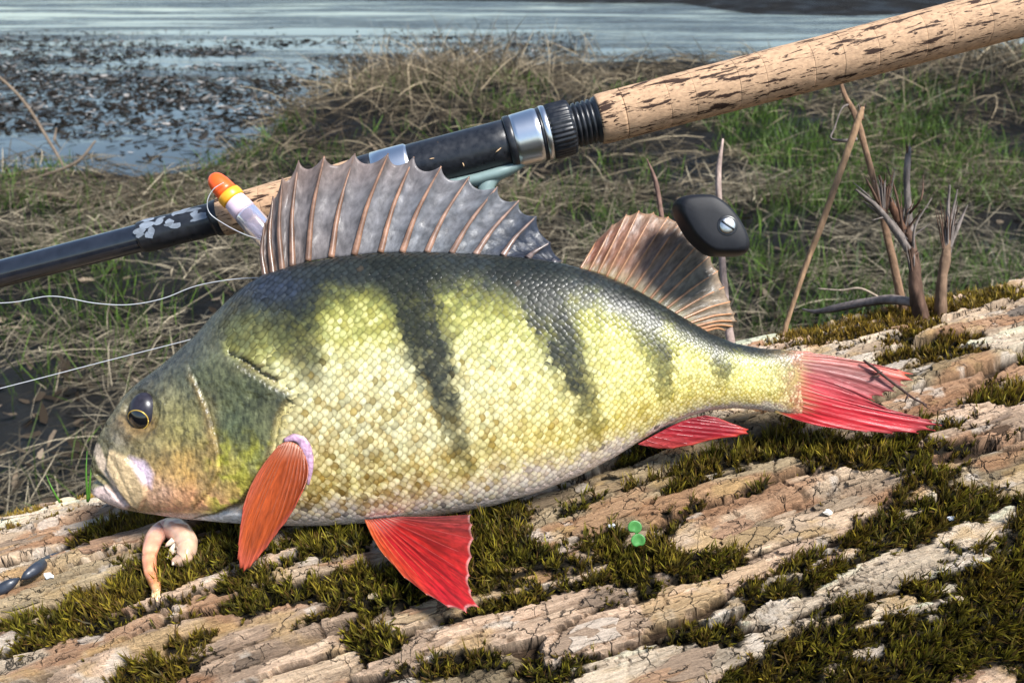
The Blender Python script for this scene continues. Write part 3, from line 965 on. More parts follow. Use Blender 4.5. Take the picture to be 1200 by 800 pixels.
cols_a = []; a = 258.0
rows = []
k = 0
while a < 955:
    H_ = fB(a) - fT(a)
    pc = 5.2 * (H_ / 312) ** 0.5
    pr = 9.2 * (H_ / 312) ** 0.48
    arc = arc_table(a)
    ref = np.interp(2 * math.asin(math.sqrt(0.3)), tab, arc)
    n0 = int(-(ref / pr)) - 1; n1 = int((arc[-1] - ref) / pr) + 1
    for jn in range(n0, n1 + 1):
        s_ = ref + (jn + 0.5 * (k % 2)) * pr
        if 2 < s_ < arc[-1] - 3:
            rows.append((a, s_, pc, pr))
    a += pc; k += 1
rows = np.array(rows)
rows[:, 0] += rng.normal(0, 0.7, len(rows)) + 4.0 * np.sin(rows[:, 1] / 23.0) + 2.0 * np.sin(rows[:, 1] / 9.0 + rows[:, 0] / 40); rows[:, 1] += rng.normal(0, 0.7, len(rows)) + 2.0 * np.sin(rows[:, 0] / 31.0)
gx = np.array([-1.3, -0.4, 0.35, 0.85, 1.15]); gy = np.linspace(-1, 1, 5)
GX, GY = np.meshgrid(gx, gy, indexing='ij')
wid = np.array([0.50, 0.62, 0.58, 0.42, 0.14])[:, None]
lift = np.array([-0.6, 0.2, 0.75, 1.0, 0.9])[:, None] - 0.40 * GY ** 2
sca_V = []; sca_C = []
grid_a = np.arange(255, 966, 3.0)
ARC = np.array([arc_table(x) for x in grid_a])
phif = []
for a, s_, pc, pr in rows:
    i = int(np.clip((a - grid_a[0]) / 3.0, 0, len(grid_a) - 2))
    phif.append((i,))
hb_edge_y = [296, 340, 370, 395, 420, 436, 449, 462, 474, 490, 520, 543, 562, 588, 602, 620]
hb_edge_a = [285, 272, 258, 256, 282, 304, 324, 352, 344, 334, 330, 322, 312, 298, 288, 288]
for side in (1, -1):
    for (a, s_, pc, pr), (i,) in zip(rows, phif):
        fi = (a - grid_a[i]) / 3.0
        tabA = ARC[i] * (1 - fi) + ARC[i + 1] * fi
        p0 = np.interp(s_, tabA, tab)
        b0, z0 = section(np.array(a), np.array(p0))
        x0, y0 = screen(a, b0, z0)
        if x0 < np.interp(y0, hb_edge_y, hb_edge_a) + 1: continue
        if a > 930 + 22 * math.sin(math.pi * (b0 - fT(a)) / (fB(a) - fT(a))) + rng.normal(0, 5): continue
        if x0 < 365 and y0 > 415 and seg_dist(np.array(x0), np.array(y0), OPER) < (9 if y0 < 460 else 6): continue
        v0 = (b0 - fT(a)) / (fB(a) - fT(a))
        if v0 > 0.955: continue
        hgt = rng.uniform(0.6, 1.35)
        pc = pc * rng.uniform(0.85, 1.15)
        av = a + GX * pc * 1.0 + 0 * GY
        sv = s_ + GY * wid * pr * 0.95
        pv = np.interp(sv, tabA, tab)
        b_, z_ = section(av, pv)
        W_ = fW(av); Hh = (fB(av) - fT(av)) / 2; cc = (fB(av) + fT(av)) / 2
        nb = (b_ - cc) / Hh ** 2; nz_ = z_ / W_ ** 2
        nn = np.hypot(nb, nz_) + 1e-9
        lf = lift * hgt * (pr / 9.2) * 0.7
        sca_V.append(np.stack([av, b_ + nb / nn * lf, (z_ + nz_ / nn * lf) * side], -1).reshape(-1, 3))
        sca_C.append((x0, y0, a, b0, rng.random(), rng.random()))
sV = np.array(sca_V); sC = np.array(sca_C)
kz = 1.0 / (1.0 - np.abs(sV[..., 2]) / F)
sV[..., 2] += np.sign(sV[..., 2]) * (relief(sC[:, 0], sC[:, 1]) * sstep(400, 360, sC[:, 2]))[:, None] * np.minimum(1, np.abs(sV[..., 2]) / 25.0)
vx = 600 + (sV[..., 0] - 600) * kz; vy = 400 + (sV[..., 1] - 400) * kz
jx = rng.normal(0, 2.2, (len(sV), 1)); jy = rng.normal(0, 2.2, (len(sV), 1))
cc = fishcol(vx + jx + rng.normal(0, 1.5, vx.shape), vy + jy + rng.normal(0, 1.5, vx.shape), sV[..., 0], sV[..., 1])
lum = (0.66 + 0.42 * sC[:, 4])[:, None, None] * (0.8 + 0.4 * fbm(vx / 5, vy / 7, 2, 311))[..., None]
cc = cc * lum
reg = sstep(0.36, 0.6, (sC[:, 3] - fT(sC[:, 2])) / (fB(sC[:, 2]) - fT(sC[:, 2]))) * sstep(700, 420, sC[:, 0]) * (0.3 + 1.4 * fbm(sC[:, 0] / 30, sC[:, 1] / 22, 3, 321))
fleck = rng.random(len(sC)) < 0.30 * reg
cc[fleck] = cc[fleck] * np.array([0.76, 0.66, 0.46]) * rng.uniform(0.8, 1.15, (int(fleck.sum()), 1, 1))
spot = (sC[:, 5] < 0.003)
cc[spot] = cc[spot] * 0.35 + np.array([0.03, 0.02, 0.01])
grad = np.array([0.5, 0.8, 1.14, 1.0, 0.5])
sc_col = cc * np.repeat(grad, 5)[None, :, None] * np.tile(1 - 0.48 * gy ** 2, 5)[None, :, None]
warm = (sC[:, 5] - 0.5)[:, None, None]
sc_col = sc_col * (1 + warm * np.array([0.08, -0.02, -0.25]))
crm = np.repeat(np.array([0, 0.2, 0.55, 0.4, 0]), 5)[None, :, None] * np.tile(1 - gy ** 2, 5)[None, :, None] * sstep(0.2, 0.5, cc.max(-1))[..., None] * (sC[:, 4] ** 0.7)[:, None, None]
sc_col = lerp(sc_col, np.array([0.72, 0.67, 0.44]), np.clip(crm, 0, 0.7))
Vw = toworld(sV[..., 0], sV[..., 1], sV[..., 2]).reshape(-1, 3)
gf = gridfaces(5, 5)
SF = (np.arange(len(sV))[:, None, None] * 25 + gf[None]).reshape(-1, 4)
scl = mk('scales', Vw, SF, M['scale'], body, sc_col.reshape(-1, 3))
tag(scl, kind='stuff')

# eyes
for side in (1, -1):
    ez = (float(fW(EYE[0])) * 0.93) * side
    k_ = 1 - abs(ez) / F
    ea, eb = 600 + (EYE[0] - 600) * k_, 400 + (EYE[1] - 400) * k_
    c_ = toworld(np.array(ea), np.array(eb), np.array(ez - side * 9.0))
    th = np.linspace(0, math.pi, 28); fi = np.linspace(0, 2 * math.pi, 40, endpoint=False)
    TT, FF = np.meshgrid(th, fi, indexing='ij')
    er = 19.0 * PXM
    ex = np.sin(TT) * np.cos(FF) * 0.96; ey = np.sin(TT) * np.sin(FF) * 1.18; ez_ = np.cos(TT) * 0.82
    Ve = c_ + er * (ex[..., None] * RIGHT + ey[..., None] * UP - side * ez_[..., None] * FWD)
    eye = mk('eye', Ve.reshape(-1, 3), gridfaces(28, 40, True), M['eye'], perch)

    def onball(x, y, r):
        zz_ = 0.82 * np.sqrt(np.maximum(0.0, 1 - (x / 0.96) ** 2 - (y / 1.18) ** 2))
        return c_ + er * r * (x[..., None] * RIGHT + y[..., None] * UP - side * zz_[..., None] * FWD)
    rr = np.linspace(0.02, 0.60, 10)
    RR, F2 = np.meshgrid(rr, fi, indexing='ij')
    pv = onball(-0.20 + RR * np.cos(F2) * 1.05, -0.44 + RR * np.sin(F2) * 0.93, 1.03)
    mk('pupil', pv.reshape(-1, 3), gridfaces(10, 40, True), M['pupil'], eye)
    fi2 = np.linspace(0, 2 * math.pi, 49)
    ringp = onball(-0.20 + 0.63 * np.cos(fi2) * 1.05, -0.44 + 0.63 * np.sin(fi2) * 0.93, 1.02)
    Vt, Ft = tube(ringp, 0.038 * er, 8)
    mk('iris_ring', Vt, Ft, M['gold'], eye)


# fins --------------------------------------------------------------------------------------------
def finbuild(name, rays, parent, colf, rayc, scallop=0.1, zig=0.8, r0=1.6, r1=0.5, nt=26, nsub=6, thick=0.0005, raylabel='fin_ray', rag=0.0, seed=0, tip_in=0.0, raygrow=1.0, lift=0.0):
    """rays: list of (k,3) arrays of (px, py, depth) from root to tip"""
    R_ = np.array([spline(r, nt) for r in rays])             # n, nt, 3
    n = len(R_)
    qs_ = np.linspace(0, n - 1, (n - 1) * nsub + 1)
    i = np.minimum(qs_.astype(int), n - 2); f = (qs_ - i)
    G = R_[i] * (1 - f)[:, None, None] + R_[i + 1] * f[:, None, None]
    mid = 4 * f * (1 - f)
    # scalloped outer edge
    tt = np.linspace(0, 1, nt)
    ends = 1 - scallop * mid ** 0.8 - rag * fbm(qs_ * 1.3, qs_ * 0 + 3.3, 3, seed) * (0.3 + mid)
    out = np.empty_like(G)
    for q in range(len(qs_)):
        tq = tt * ends[q]
        for c in range(3):
            out[q, :, c] = np.interp(tq, tt, G[q, :, c])
    wav = np.where(np.arange(len(qs_)) >= 0, 1, 1) * (mid * zig)
    out[..., 2] += (wav[:, None] + (fbm(qs_[:, None] * 2.0, tt[None] * 6.0 + seed, 3, seed) - 0.5) * zig * 1.2) * PXM * np.minimum(1, tt * 4)[None]
    V = P(out[..., 0], out[..., 1], out[..., 2])
    K, Tq = np.meshgrid(qs_ / (n - 1), tt, indexing='ij')
    C = colf(K, Tq, np.broadcast_to(mid[:, None], K.shape))
    m_ = mk(name, V.reshape(-1, 3), gridfaces(len(qs_), nt), M['fin'], parent, C.reshape(-1, 3), vecs=np.stack([K * (n - 1) * 0.5, Tq * 6, K * 0 + seed], -1).reshape(-1, 3))
    sm = m_.modifiers.new('thickness', 'SOLIDIFY'); sm.thickness = thick; sm.offset = 0
    for q in range(n):
        rp = R_[q].copy()
        rp = rp[: max(4, int(nt * (1 - tip_in)))]
        rp[:, 2] -= lift * PXM * np.linspace(1, 0.3, len(rp))
        w_ = P(rp[:, 0], rp[:, 1], rp[:, 2])
        tv = np.linspace(0, 1, len(rp))
        Vt, Ft = tube(w_, (r0 + (r1 - r0) * tv ** raygrow) * PXM, 7, wob=0.12, seed=seed + q)
        cq = rayc(q / (n - 1), np.concatenate([np.repeat(tv, 7), [0, 1]]))
        mk(raylabel, Vt, Ft, M['ray'], m_, cq)
    return m_


def mixc(stops, t_):
    t_ = np.asarray(t_)
    xs = [s_[0] for s_ in stops]
    return np.stack([np.interp(t_, xs, [s_[1][k] for s_ in stops]) for k in range(3)], -1)


# spiny dorsal fin
sp_base = [(311, 326), (320, 322), (331, 319), (343, 313), (361, 306), (388, 302), (415, 299), (446, 296), (471, 296), (500, 296), (529, 297), (557, 299), (589, 300), (618, 303), (650, 307)]
sp_tip = [(310, 262), (320, 230), (331, 208), (350, 188), (380, 183), (416, 180), (455, 180), (485, 184), (517, 195), (550, 207), (583, 219), (608, 235), (629, 253), (645, 284), (658, 306)]
rays = []
for q, (b0, t0) in enumerate(zip(sp_base, sp_tip)):
    b0 = np.array(b0, float); t0 = np.array(t0, float)
    md = (b0 + t0) / 2 + np.array([-4 - 0.004 * (t0[0] - 300), 2])
    dz = 0.0022 * (1 if q % 2 else -1) * min(1, (13 - q) / 8 if q < 13 else 0)
    lean = 0.006
    rays.append(np.array([(*b0, FD), (*md, FD + lean * 0.5 + dz * 0.5), (*t0, FD + lean + dz)]))


def c_d1(K, T_, mid):
    n = fbm(K * 60, T_ * 9, 4, 5)[..., None]
    c = mixc([(0, (0.13, 0.085, 0.065)), (0.25, (0.185, 0.155, 0.145)), (0.55, (0.18, 0.185, 0.20)), (0.75, (0.14, 0.15, 0.165)), (0.87, (0.04, 0.048, 0.07)), (1, (0.02, 0.025, 0.04))], K)
    c = c * (0.28 + 0.8 * n)
    edge = ((1 - mid) * sstep(0.5, 0.2, mid))[..., None]
    c = c * (1 - 0.45 * edge)
    pale = (mid * sstep(0.1, 0.5, T_) * sstep(0.85, 0.75, K))[..., None]
    c = lerp(c, np.array([0.20, 0.19, 0.20]), 0.35 * pale)
    warm = (sstep(0.6, 1.0, T_) * sstep(0.75, 0.3, K))[..., None]
    return lerp(c, np.array([0.22, 0.13, 0.09]), 0.35 * warm)


def rc_d1(k_, t_):
    c = mixc([(0, (0.10, 0.055, 0.035)), (0.5, (0.24, 0.125, 0.075)), (0.8, (0.22, 0.135, 0.10)), (1, (0.06, 0.055, 0.06))], np.full(np.shape(t_), k_))
    return c * (0.7 + 0.5 * np.sin(np.asarray(t_) * 9 + k_ * 30)[:, None] ** 2)


finbuild('spiny_dorsal_fin', rays, perch, c_d1, rc_d1, scallop=0.10, zig=4.0, r0=4.2, r1=0.9, lift=1.0, nt=36, nsub=10, raylabel='fin_spine', seed=3, thick=0.0006)

# soft dorsal fin
kb = spline([(680, 315), (712, 326), (745, 343), (776, 360), (806, 378), (826, 388)], 17)
kt = spline([(700, 281), (728, 255), (752, 247), (780, 253), (803, 262), (822, 282), (838, 310), (850, 340), (860, 365), (862, 379), (850, 387)], 17)
rays = []
for q in range(17):
    md = (kb[q] + kt[q]) / 2 + np.array([2, -3])
    rays.append(np.array([(*kb[q], FD), (*md, FD + 0.004), (*kt[q], FD + 0.009)]))


def c_d2(K, T_, mid):
    n = fbm(K * 40, T_ * 8, 4, 8)[..., None]
    c = mixc([(0, (0.19, 0.075, 0.045)), (0.25, (0.24, 0.12, 0.075)), (0.45, (0.22, 0.16, 0.12)), (0.6, (0.17, 0.14, 0.10)), (1, (0.28, 0.20, 0.13))], K)
    tipc = (sstep(0.75, 1.0, T_))[..., None]
    c = lerp(c, np.array([0.36, 0.24, 0.15]), 0.5 * tipc)
    bs = (sstep(0.25, 0.0, T_))[..., None]
    c = lerp(c, np.array([0.22, 0.19, 0.07]), 0.6 * bs)
    return c * (0.35 + 0.8 * n)


finbuild('soft_dorsal_fin', rays, perch, c_d2, lambda k_, t_: np.array([0.34, 0.16, 0.07]) * (0.75 + 0.5 * np.asarray(t_)[:, None]) * (0.8 + 0.3 * k_),
         scallop=0.02, zig=2.6, r0=1.8, r1=0.7, nt=26, nsub=6, rag=0.03, seed=9)


# tail fin lying on the log
def tailz(x, y):
    hz = log_hit(x, y, 0.012)
    return np.where(np.isnan(hz), FD + 0.004, np.minimum(FD + 0.004, hz))


tb = spline([(928, 412), (938, 424), (941, 440), (940, 455), (934, 471), (916, 485)], 19)
tt_ = spline([(1030, 430), (1068, 437), (1066, 450), (1045, 462), (1024, 470), (1038, 478), (1075, 488), (1103, 496), (1090, 506), (1040, 508), (985, 502)], 19)
rays = []
for q in range(19):
    pts_ = []
    for t_ in (-0.12, 0.0, 0.33, 0.66, 1.0):
        p_ = tb[q] + (tt_[q] - tb[q]) * t_ + np.array([0, 3.0 * math.sin(math.pi * max(t_, 0)) * (1 if q > 9 else -1)])
        nearz = FD - (float(fW(min(max(p_[0], 905), 961))) * math.sin(math.pi * min(1, max(0, (p_[1] - 409) / 80))) ** 0.92 + 1.2) * PXM
        dz = nearz if t_ <= 0 else min(nearz, lerp(FD, float(tailz(p_[0], p_[1])), min(1, t_ * 1.3)) - 0.0006)
        pts_.append((p_[0], p_[1], dz - (0.0007 if q % 2 else 0) * max(t_, 0)))
    rays.append(np.array(pts_))


def c_tail(K, T_, mid):
    n = fbm(K * 50, T_ * 7, 4, 12)[..., None]
    c = mixc([(0, (0.34, 0.15, 0.10)), (0.12, (0.42, 0.12, 0.10)), (0.22, (0.24, 0.09, 0.08)), (0.4, (0.32, 0.05, 0.055)), (0.65, (0.42, 0.017, 0.028)), (1, (0.44, 0.02, 0.025))], K)
    bs = (sstep(0.42, 0.10, T_ + 0.25 * (n[..., 0] - 0.5)))[..., None]
    c = lerp(c, np.array([0.36, 0.27, 0.10]), 0.9 * bs)
    tp = (sstep(0.82, 1.0, T_))[..., None]
    c = lerp(c, np.array([0.16, 0.05, 0.05]), 0.5 * tp * (K > 0.45)[..., None])
    tip = (sstep(0.7, 1.0, T_) * sstep(0.25, 0.1, K))[..., None]
    c = lerp(c, np.array([0.7, 0.10, 0.06]), tip)
    return c * (0.6 + 0.85 * n)


def rc_tail(k_, t_):
    t_ = np.asarray(t_)[:, None]
    c = lerp(np.array([0.36, 0.27, 0.10]), np.array([0.44, 0.12, 0.10]), sstep(0.1, 0.4, t_))
    return lerp(c, np.array([0.36, 0.02, 0.027]), sstep(0.4, 0.9, t_) * (0.5 + 0.5 * k_))


finbuild('tail_fin', rays, perch, c_tail, rc_tail, scallop=0.02, zig=0.7, r0=0.7, r1=0.35, nt=26, nsub=5, rag=0.06, seed=15)

# pelvic fin spread on the moss
pb = spline([(428, 609), (434, 609), (442, 608), (452, 607), (464, 606)], 12)
pt_ = spline([(452, 652), (480, 682), (512, 704), (540, 717), (561, 713), (552, 690), (551, 668), (555, 640), (554, 618), (552, 603)], 12)
rays = []
for q in range(12):
    pts_ = []
    for t_ in (0.0, 0.35, 0.7, 1.0):
        p_ = pb[q] + (pt_[q] - pb[q]) * t_ + np.array([0, 4 * math.sin(math.pi * t_)]) * (1 if q < 4 else 0.3)
        d1 = float(log_hit(p_[0], p_[1], 0.021))
        pts_.append((p_[0], p_[1], lerp(FD - 0.012, min(d1, FD - 0.012), min(1, t_ * 2.2))))
    rays.append(np.array(pts_))


def c_pel(K, T_, mid):
    n = fbm(K * 36, T_ * 5, 4, 18)[..., None]
    c = mixc([(0, (0.40, 0.06, 0.015)), (0.3, (0.40, 0.010, 0.015)), (0.7, (0.36, 0.012, 0.010)), (0.9, (0.22, 0.022, 0.02)), (1, (0.18, 0.035, 0.03))], K)
    bs = (sstep(0.18, 0.0, T_))[..., None]
    c = lerp(c, np.array([0.60, 0.36, 0.28]), 0.6 * bs)
    ed = (sstep(0.965, 1.0, T_))[..., None]
    c = lerp(c, np.array([0.52, 0.30, 0.26]), 0.5 * ed)
    st_ = sstep(0.45, 0.7, fbm(K * 75, T_ * 2.2, 3, 19))[..., None]
    c = lerp(c, c * np.array([0.45, 0.5, 0.6]), 0.7 * st_)
    return c * (0.45 + 0.8 * n)


finbuild('pelvic_fin', rays, perch, c_pel, lambda k_, t_: mixc([(0, (0.42, 0.09, 0.03)), (0.5, (0.34, 0.02, 0.015)), (1, (0.22, 0.035, 0.03))], np.full(np.shape(t_), k_)),
         scallop=0.015, zig=1.1, r0=1.1, r1=0.4, nt=28, nsub=7, rag=0.035, seed=21)

# anal fin folded under the tail stem
ab = spline([(748, 520), (766, 510), (785, 500), (806, 491), (826, 487)], 10)
at_ = spline([(772, 525), (800, 524), (840, 514), (872, 510), (877, 503), (860, 497), (842, 490)], 10)
rays = []
for q in range(10):
    pts_ = []
    for t_ in (0.0, 0.5, 1.0):
        p_ = ab[q] + (at_[q] - ab[q]) * t_
        d1 = log_hit(p_[0], p_[1], 0.010)
        d1 = FD if np.isnan(d1) else min(float(d1), FD + 0.003)
        pts_.append((p_[0], p_[1], lerp(FD - 0.003, d1 - 0.004, t_)))
    rays.append(np.array(pts_))


def c_anal(K, T_, mid):
    n = fbm(K * 30, T_ * 5, 4, 28)[..., None]
    c = mixc([(0, (0.36, 0.05, 0.045)), (0.4, (0.27, 0.008, 0.016)), (1, (0.20, 0.006, 0.013))], K)
    tp = (sstep(0.8, 1, T_))[..., None]
    c = lerp(c, np.array([0.66, 0.09, 0.05]), 0.5 * tp)
    return c * (0.55 + 0.9 * n)


finbuild('anal_fin', rays, perch, c_anal, lambda k_, t_: np.array([0.26, 0.02, 0.024]) * np.ones((len(t_), 1)), scallop=0.03, zig=0.6, r0=0.8, r1=0.5, nt=16, nsub=5, seed=31)

# pectoral fins: near one hangs down over the gill edge; the far one is its mirror
for side in (1, -1):
    cb = spline([(327, 522), (334, 518), (343, 518), (352, 524), (357, 534)], 13)
    ct = spline([(285, 594), (280, 628), (278, 655), (283, 670), (291, 667), (306, 650), (323, 627), (340, 604), (355, 574)], 13)
    rays = []
    sz = (float(fW(345)) * 0.95 + 4.0) * PXM
    for q in range(13):
        pts_ = []
        for t_ in (0.0, 0.33, 0.66, 1.0):
            bw = np.array([-6, 0]) * math.sin(math.pi * t_) * (1 if q < 6 else -0.8)
            p_ = cb[q] + (ct[q] - cb[q]) * t_ + bw
            dn = lerp(FD - sz, FD - sz - 0.008, t_)
            if t_ == 1.0 and side == 1:
                hz = log_hit(p_[0], p_[1], 0.012)
                if not np.isnan(hz): dn = min(dn, float(hz))
            if side == -1:
                dd = 2 * FD - dn
                p_ = np.array([600 + (p_[0] - 600) * dn / dd, 400 + (p_[1] - 400) * dn / dd]); dn = dd
            pts_.append((p_[0], p_[1], dn))
        rays.append(np.array(pts_))

    def c_pec(K, T_, mid):
        n = fbm(K * 40, T_ * 4, 4, 38)[..., None]
        c = mixc([(0, (0.32, 0.065, 0.03)), (0.25, (0.30, 0.05, 0.008)), (0.7, (0.26, 0.042, 0.006)), (1, (0.20, 0.032, 0.006))], K)
        bs = (sstep(0.16, 0.0, T_))[..., None]
        c = lerp(c, np.array([0.52, 0.30, 0.22]), 0.7 * bs)
        tp = (sstep(0.8, 1, T_))[..., None]
        c = lerp(c, np.array([0.42, 0.075, 0.05]), 0.6 * tp)
        return c * (0.6 + 0.8 * n)
    pec = finbuild('pectoral_fin', rays, perch, c_pec, lambda k_, t_: np.array([0.24, 0.05, 0.014]) * np.ones((len(t_), 1)), scallop=0.01, zig=0.7, r0=0.9, r1=0.35, nt=26, nsub=5, rag=0.02, seed=41)
    # fleshy lilac fin root
    rt = spline([(333, 516, 2.5), (345, 513, 4.5), (355, 518, 5.5), (360, 531, 5.5), (363, 547, 3.5), (361, 568, 1.0)], 22)
    dep = FD - sz + 0.0010
    ww = P(rt[:, 0], rt[:, 1], dep)
    if side == -1:
        dd = 2 * FD - dep
        ww = P(600 + (rt[:, 0] - 600) * dep / dd, 400 + (rt[:, 1] - 400) * dep / dd, dd)
    Vt, Ft = tube(ww, rt[:, 2] * PXM, 14, wob=0.25, seed=4, squash=0.55)
    lc = np.array([0.36, 0.22, 0.31]) * (0.75 + 0.5 * rng.random((len(Vt), 1)))
    mk('fin_root', Vt, Ft, M['skin'], pec, lc)

# ------------------------------------------------------------------ fishing rod
RD = 0.480
RS = RD / F
SL = -0.2575
ROD0 = P(0, 321, RD)
RDIR = (RIGHT - SL * UP); RDIR /= np.linalg.norm(RDIR)
RN = -FWD
RB = np.cross(RDIR, RN)
if RB[2] < 0: RB = -RB
KX = math.hypot(1, SL)


def lathe(name, prof, mat, parent, n=40, rib=0, ribamp=0.0, lump=0.0, sub=1, seed=0):
    """prof: (x pixel along the rod, radius in pixels)"""
    prof = np.array(prof, float)
    if sub > 1:
        t_ = np.linspace(0, len(prof) - 1, (len(prof) - 1) * sub + 1)
        prof = np.stack([np.interp(t_, np.arange(len(prof)), prof[:, k]) for k in range(2)], 1)
    th = np.linspace(0, 2 * math.pi, n, endpoint=False)
    r = prof[:, 1:2] * np.ones(n)
    if rib: r = r * (1 + ribamp * np.sign(np.sin(th * rib)))
    if lump: r = r * (1 + lump * (fbm(prof[:, :1] / 12 + 0 * th, 0 * prof[:, :1] + np.cos(th) * 2.2 + 5, 3, seed) - 0.5))
    t_ = prof[:, 0] * KX * RS
    V = ROD0 + t_[:, None, None] * RDIR + (r * RS)[..., None] * (np.cos(th)[None, :, None] * RN + np.sin(th)[None, :, None] * RB)
    loc = np.stack([np.broadcast_to(prof[:, :1] / 30.0, r.shape), np.broadcast_to(np.cos(th), r.shape), np.broadcast_to(np.sin(th), r.shape)], -1)
    m_ = len(prof)
    V = np.concatenate([V.reshape(-1, 3), (ROD0 + t_[0] * RDIR)[None], (ROD0 + t_[-1] * RDIR)[None]])
    loc = np.concatenate([loc.reshape(-1, 3), [[prof[0, 0] / 30, 0, 0]], [[prof[-1, 0] / 30, 0, 0]]])
    j = np.arange(n); j2 = (j + 1) % n
    caps = np.concatenate([np.stack([np.full(n, m_ * n), j, j2], 1), np.stack([np.full(n, m_ * n + 1), (m_ - 1) * n + j2, (m_ - 1) * n + j], 1)])
    o = mk(name, V, [gridfaces(m_, n, True), caps], mat, parent, vecs=loc)
    return o


rod = empty('fishing_rod', P(680, 146, RD), 'fishing rod with speckled cork handle and black blank propped behind the fish', 'fishing rod')
lathe('blank', [(-2400, 7), (-1200, 12), (-300, 15.5), (0, 16), (262, 16.5)], M['blank'], rod, sub=6)
lathe('worn_tape', [(166, 16.7), (167, 18.6), (185, 18.9), (205, 18.7), (228, 19.2), (252, 18.9), (256, 17)], M['black'], rod, sub=8, lump=0.05, seed=4)
lathe('winding_ring', [(250, 19), (252, 21), (259, 21.5), (262, 20)], M['black'], rod, sub=3)


def ring_seq(x0, x1, n, r0, r1, parent, seed):
    xs = np.linspace(x0, x1, n + 1); xs[1:-1] += rng.uniform(-9, 9, n - 1)
    for i in range(n):
        a_, b_ = xs[i], xs[i + 1]
        ra = lerp(r0, r1, i / n); rb = lerp(r0, r1, (i + 1) / n)
        k_ = rng.uniform(-0.12, 0.12)
        pr_ = [(a_ + 0.02, ra - 0.5), (a_ + 0.06, ra - 0.1 + k_), (a_ + 0.8, ra + k_)] + [(lerp(a_ + 1.6, b_ - 1.6, s_), lerp(ra, rb, s_) + k_) for s_ in (0.25, 0.5, 0.75)] + [(b_ - 0.8, rb + k_), (b_ - 0.06, rb - 0.1 + k_), (b_ - 0.02, rb - 0.5)]
        lathe('cork_ring', pr_, M['cork'], parent, lump=0.03, seed=seed + i, n=36)


fg = lathe('front_grip', [(262, 10), (420, 10)], M['cork'], rod)
ring_seq(260, 426, 6, 22.5, 27.0, fg, 3)
lathe('grip_band', [(424, 26), (425, 28), (440, 28.5), (441, 27)], M['black'], rod, sub=3)
lathe('front_hood', [(440, 27), (441, 29), (478, 29.2), (480, 29.0), (484, 26)], M['steel'], rod, sub=3, n=56)
lathe('reel_seat', [(482, 26), (483, 27.5), (515, 27.5), (600, 27.8), (602, 26)], M['black'], rod, sub=4, n=56)
lathe('seat_collar', [(594, 27), (595, 30.5), (600, 31), (603, 30)], M['black'], rod, sub=2, n=56)
lathe('moving_hood', [(602, 29), (603, 30.6), (618, 31.2), (630, 31.6), (633, 30.5)], M['steel'], rod, sub=4, n=64)
lathe('seal_ring', [(632, 29), (633, 31.0), (636, 31.0), (637, 29)], M['black'], rod, sub=2, n=56)
lathe('bright_ring', [(636.5, 29), (637, 32), (641, 32.3), (643, 31.4), (644, 29)], M['steel'], rod, sub=2, n=56)
lathe('lock_nut', [(643, 27), (644, 31), (647, 31.8), (666, 31.6), (670, 30), (671, 25)], M['black'], rod, n=144, rib=36, ribamp=0.018)
th_prof = []
for i in range(6):
    x0 = 668 + i * 5.6
    th_prof += [(x0, 23.0), (x0 + 1.0, 25.6), (x0 + 3.6, 25.8), (x0 + 4.6, 23.0)]
lathe('thread', th_prof, M['black'], rod, n=48)
lathe('seat_end', [(697, 22), (698, 26.5), (702, 27), (703, 24)], M['black'], rod, sub=2)
rg = lathe('rear_grip', [(703, 10), (1370, 10)], M['cork'], rod)
lathe('cork_ring', [(700, 26.0), (701.5, 28.5), (705, 29.2), (718, 29.4), (728.5, 29.4), (729, 28.6)], M['cork'], rg, sub=3, lump=0.03, n=40)
ring_seq(729.2, 1360, 15, 29.4, 30.5, rg, 40)
lathe('butt_cap', [(1360, 26), (1361, 31), (1385, 31), (1392, 27), (1394, 12)], M['rubber'], rod, sub=3)
# scuffed tan nicks on the reel seat
for (nx, ny, ang, ln) in ((514, 171, 1.35, 9), (584, 176, -0.7, 9), (506, 186, -0.2, 6), (549, 169, -0.2, 5), (543, 193, 1.2, 5)):
    d0 = RD - math.sqrt(max(0.0, 27.9 ** 2 - ((ny - (321 + SL * nx)) * 0.968) ** 2)) * RS
    dx, dy = math.cos(ang) * ln / 2, math.sin(ang) * ln / 2
    pp = P(np.linspace(nx - dx, nx + dx, 5), np.linspace(ny - dy, ny + dy, 5), d0 - 0.00005)
    Vt, Ft = tube(pp, np.array([0.3, 1.0, 1.2, 0.9, 0.3]) * 0.0003, 6)
    mk('scuff', Vt, Ft, M['chip'], rod, np.array([0.5, 0.33, 0.18]))
# peeling silver flakes of the worn tape
for i in range(26):
    nx = rng.uniform(168, 252); off = rng.uniform(-0.2, 0.95)
    if nx > 190 and nx < 235 and rng.random() < 0.3: continue
    L_ = rng.uniform(4, 11); W_ = rng.uniform(2.5, 6.0)
    ths = np.arcsin(np.clip(off, -1, 1))
    nseg = 9
    an = np.linspace(0, 2 * math.pi, nseg, endpoint=False)
    rr = 0.6 + 0.5 * rng.random(nseg)
    tx = (nx + L_ * rr * np.cos(an)) * KX * RS
    tq = ths + W_ * rr * np.sin(an) / 19.0
    rad_ = 19.45 * RS
    Vv = ROD0 + tx[:, None] * RDIR + rad_ * (np.cos(tq)[:, None] * RN + np.sin(tq)[:, None] * RB)
    Vc = Vv.mean(0) + 0.00004 * RN
    Vall = np.concatenate([Vv, Vc[None]])
    mk('tape_flake', Vall, np.stack([np.full(nseg, nseg), np.arange(nseg), (np.arange(nseg) + 1) % nseg], 1), M['chip'], rod, np.array([0.15, 0.175, 0.21]) * rng.uniform(0.6, 1.3))

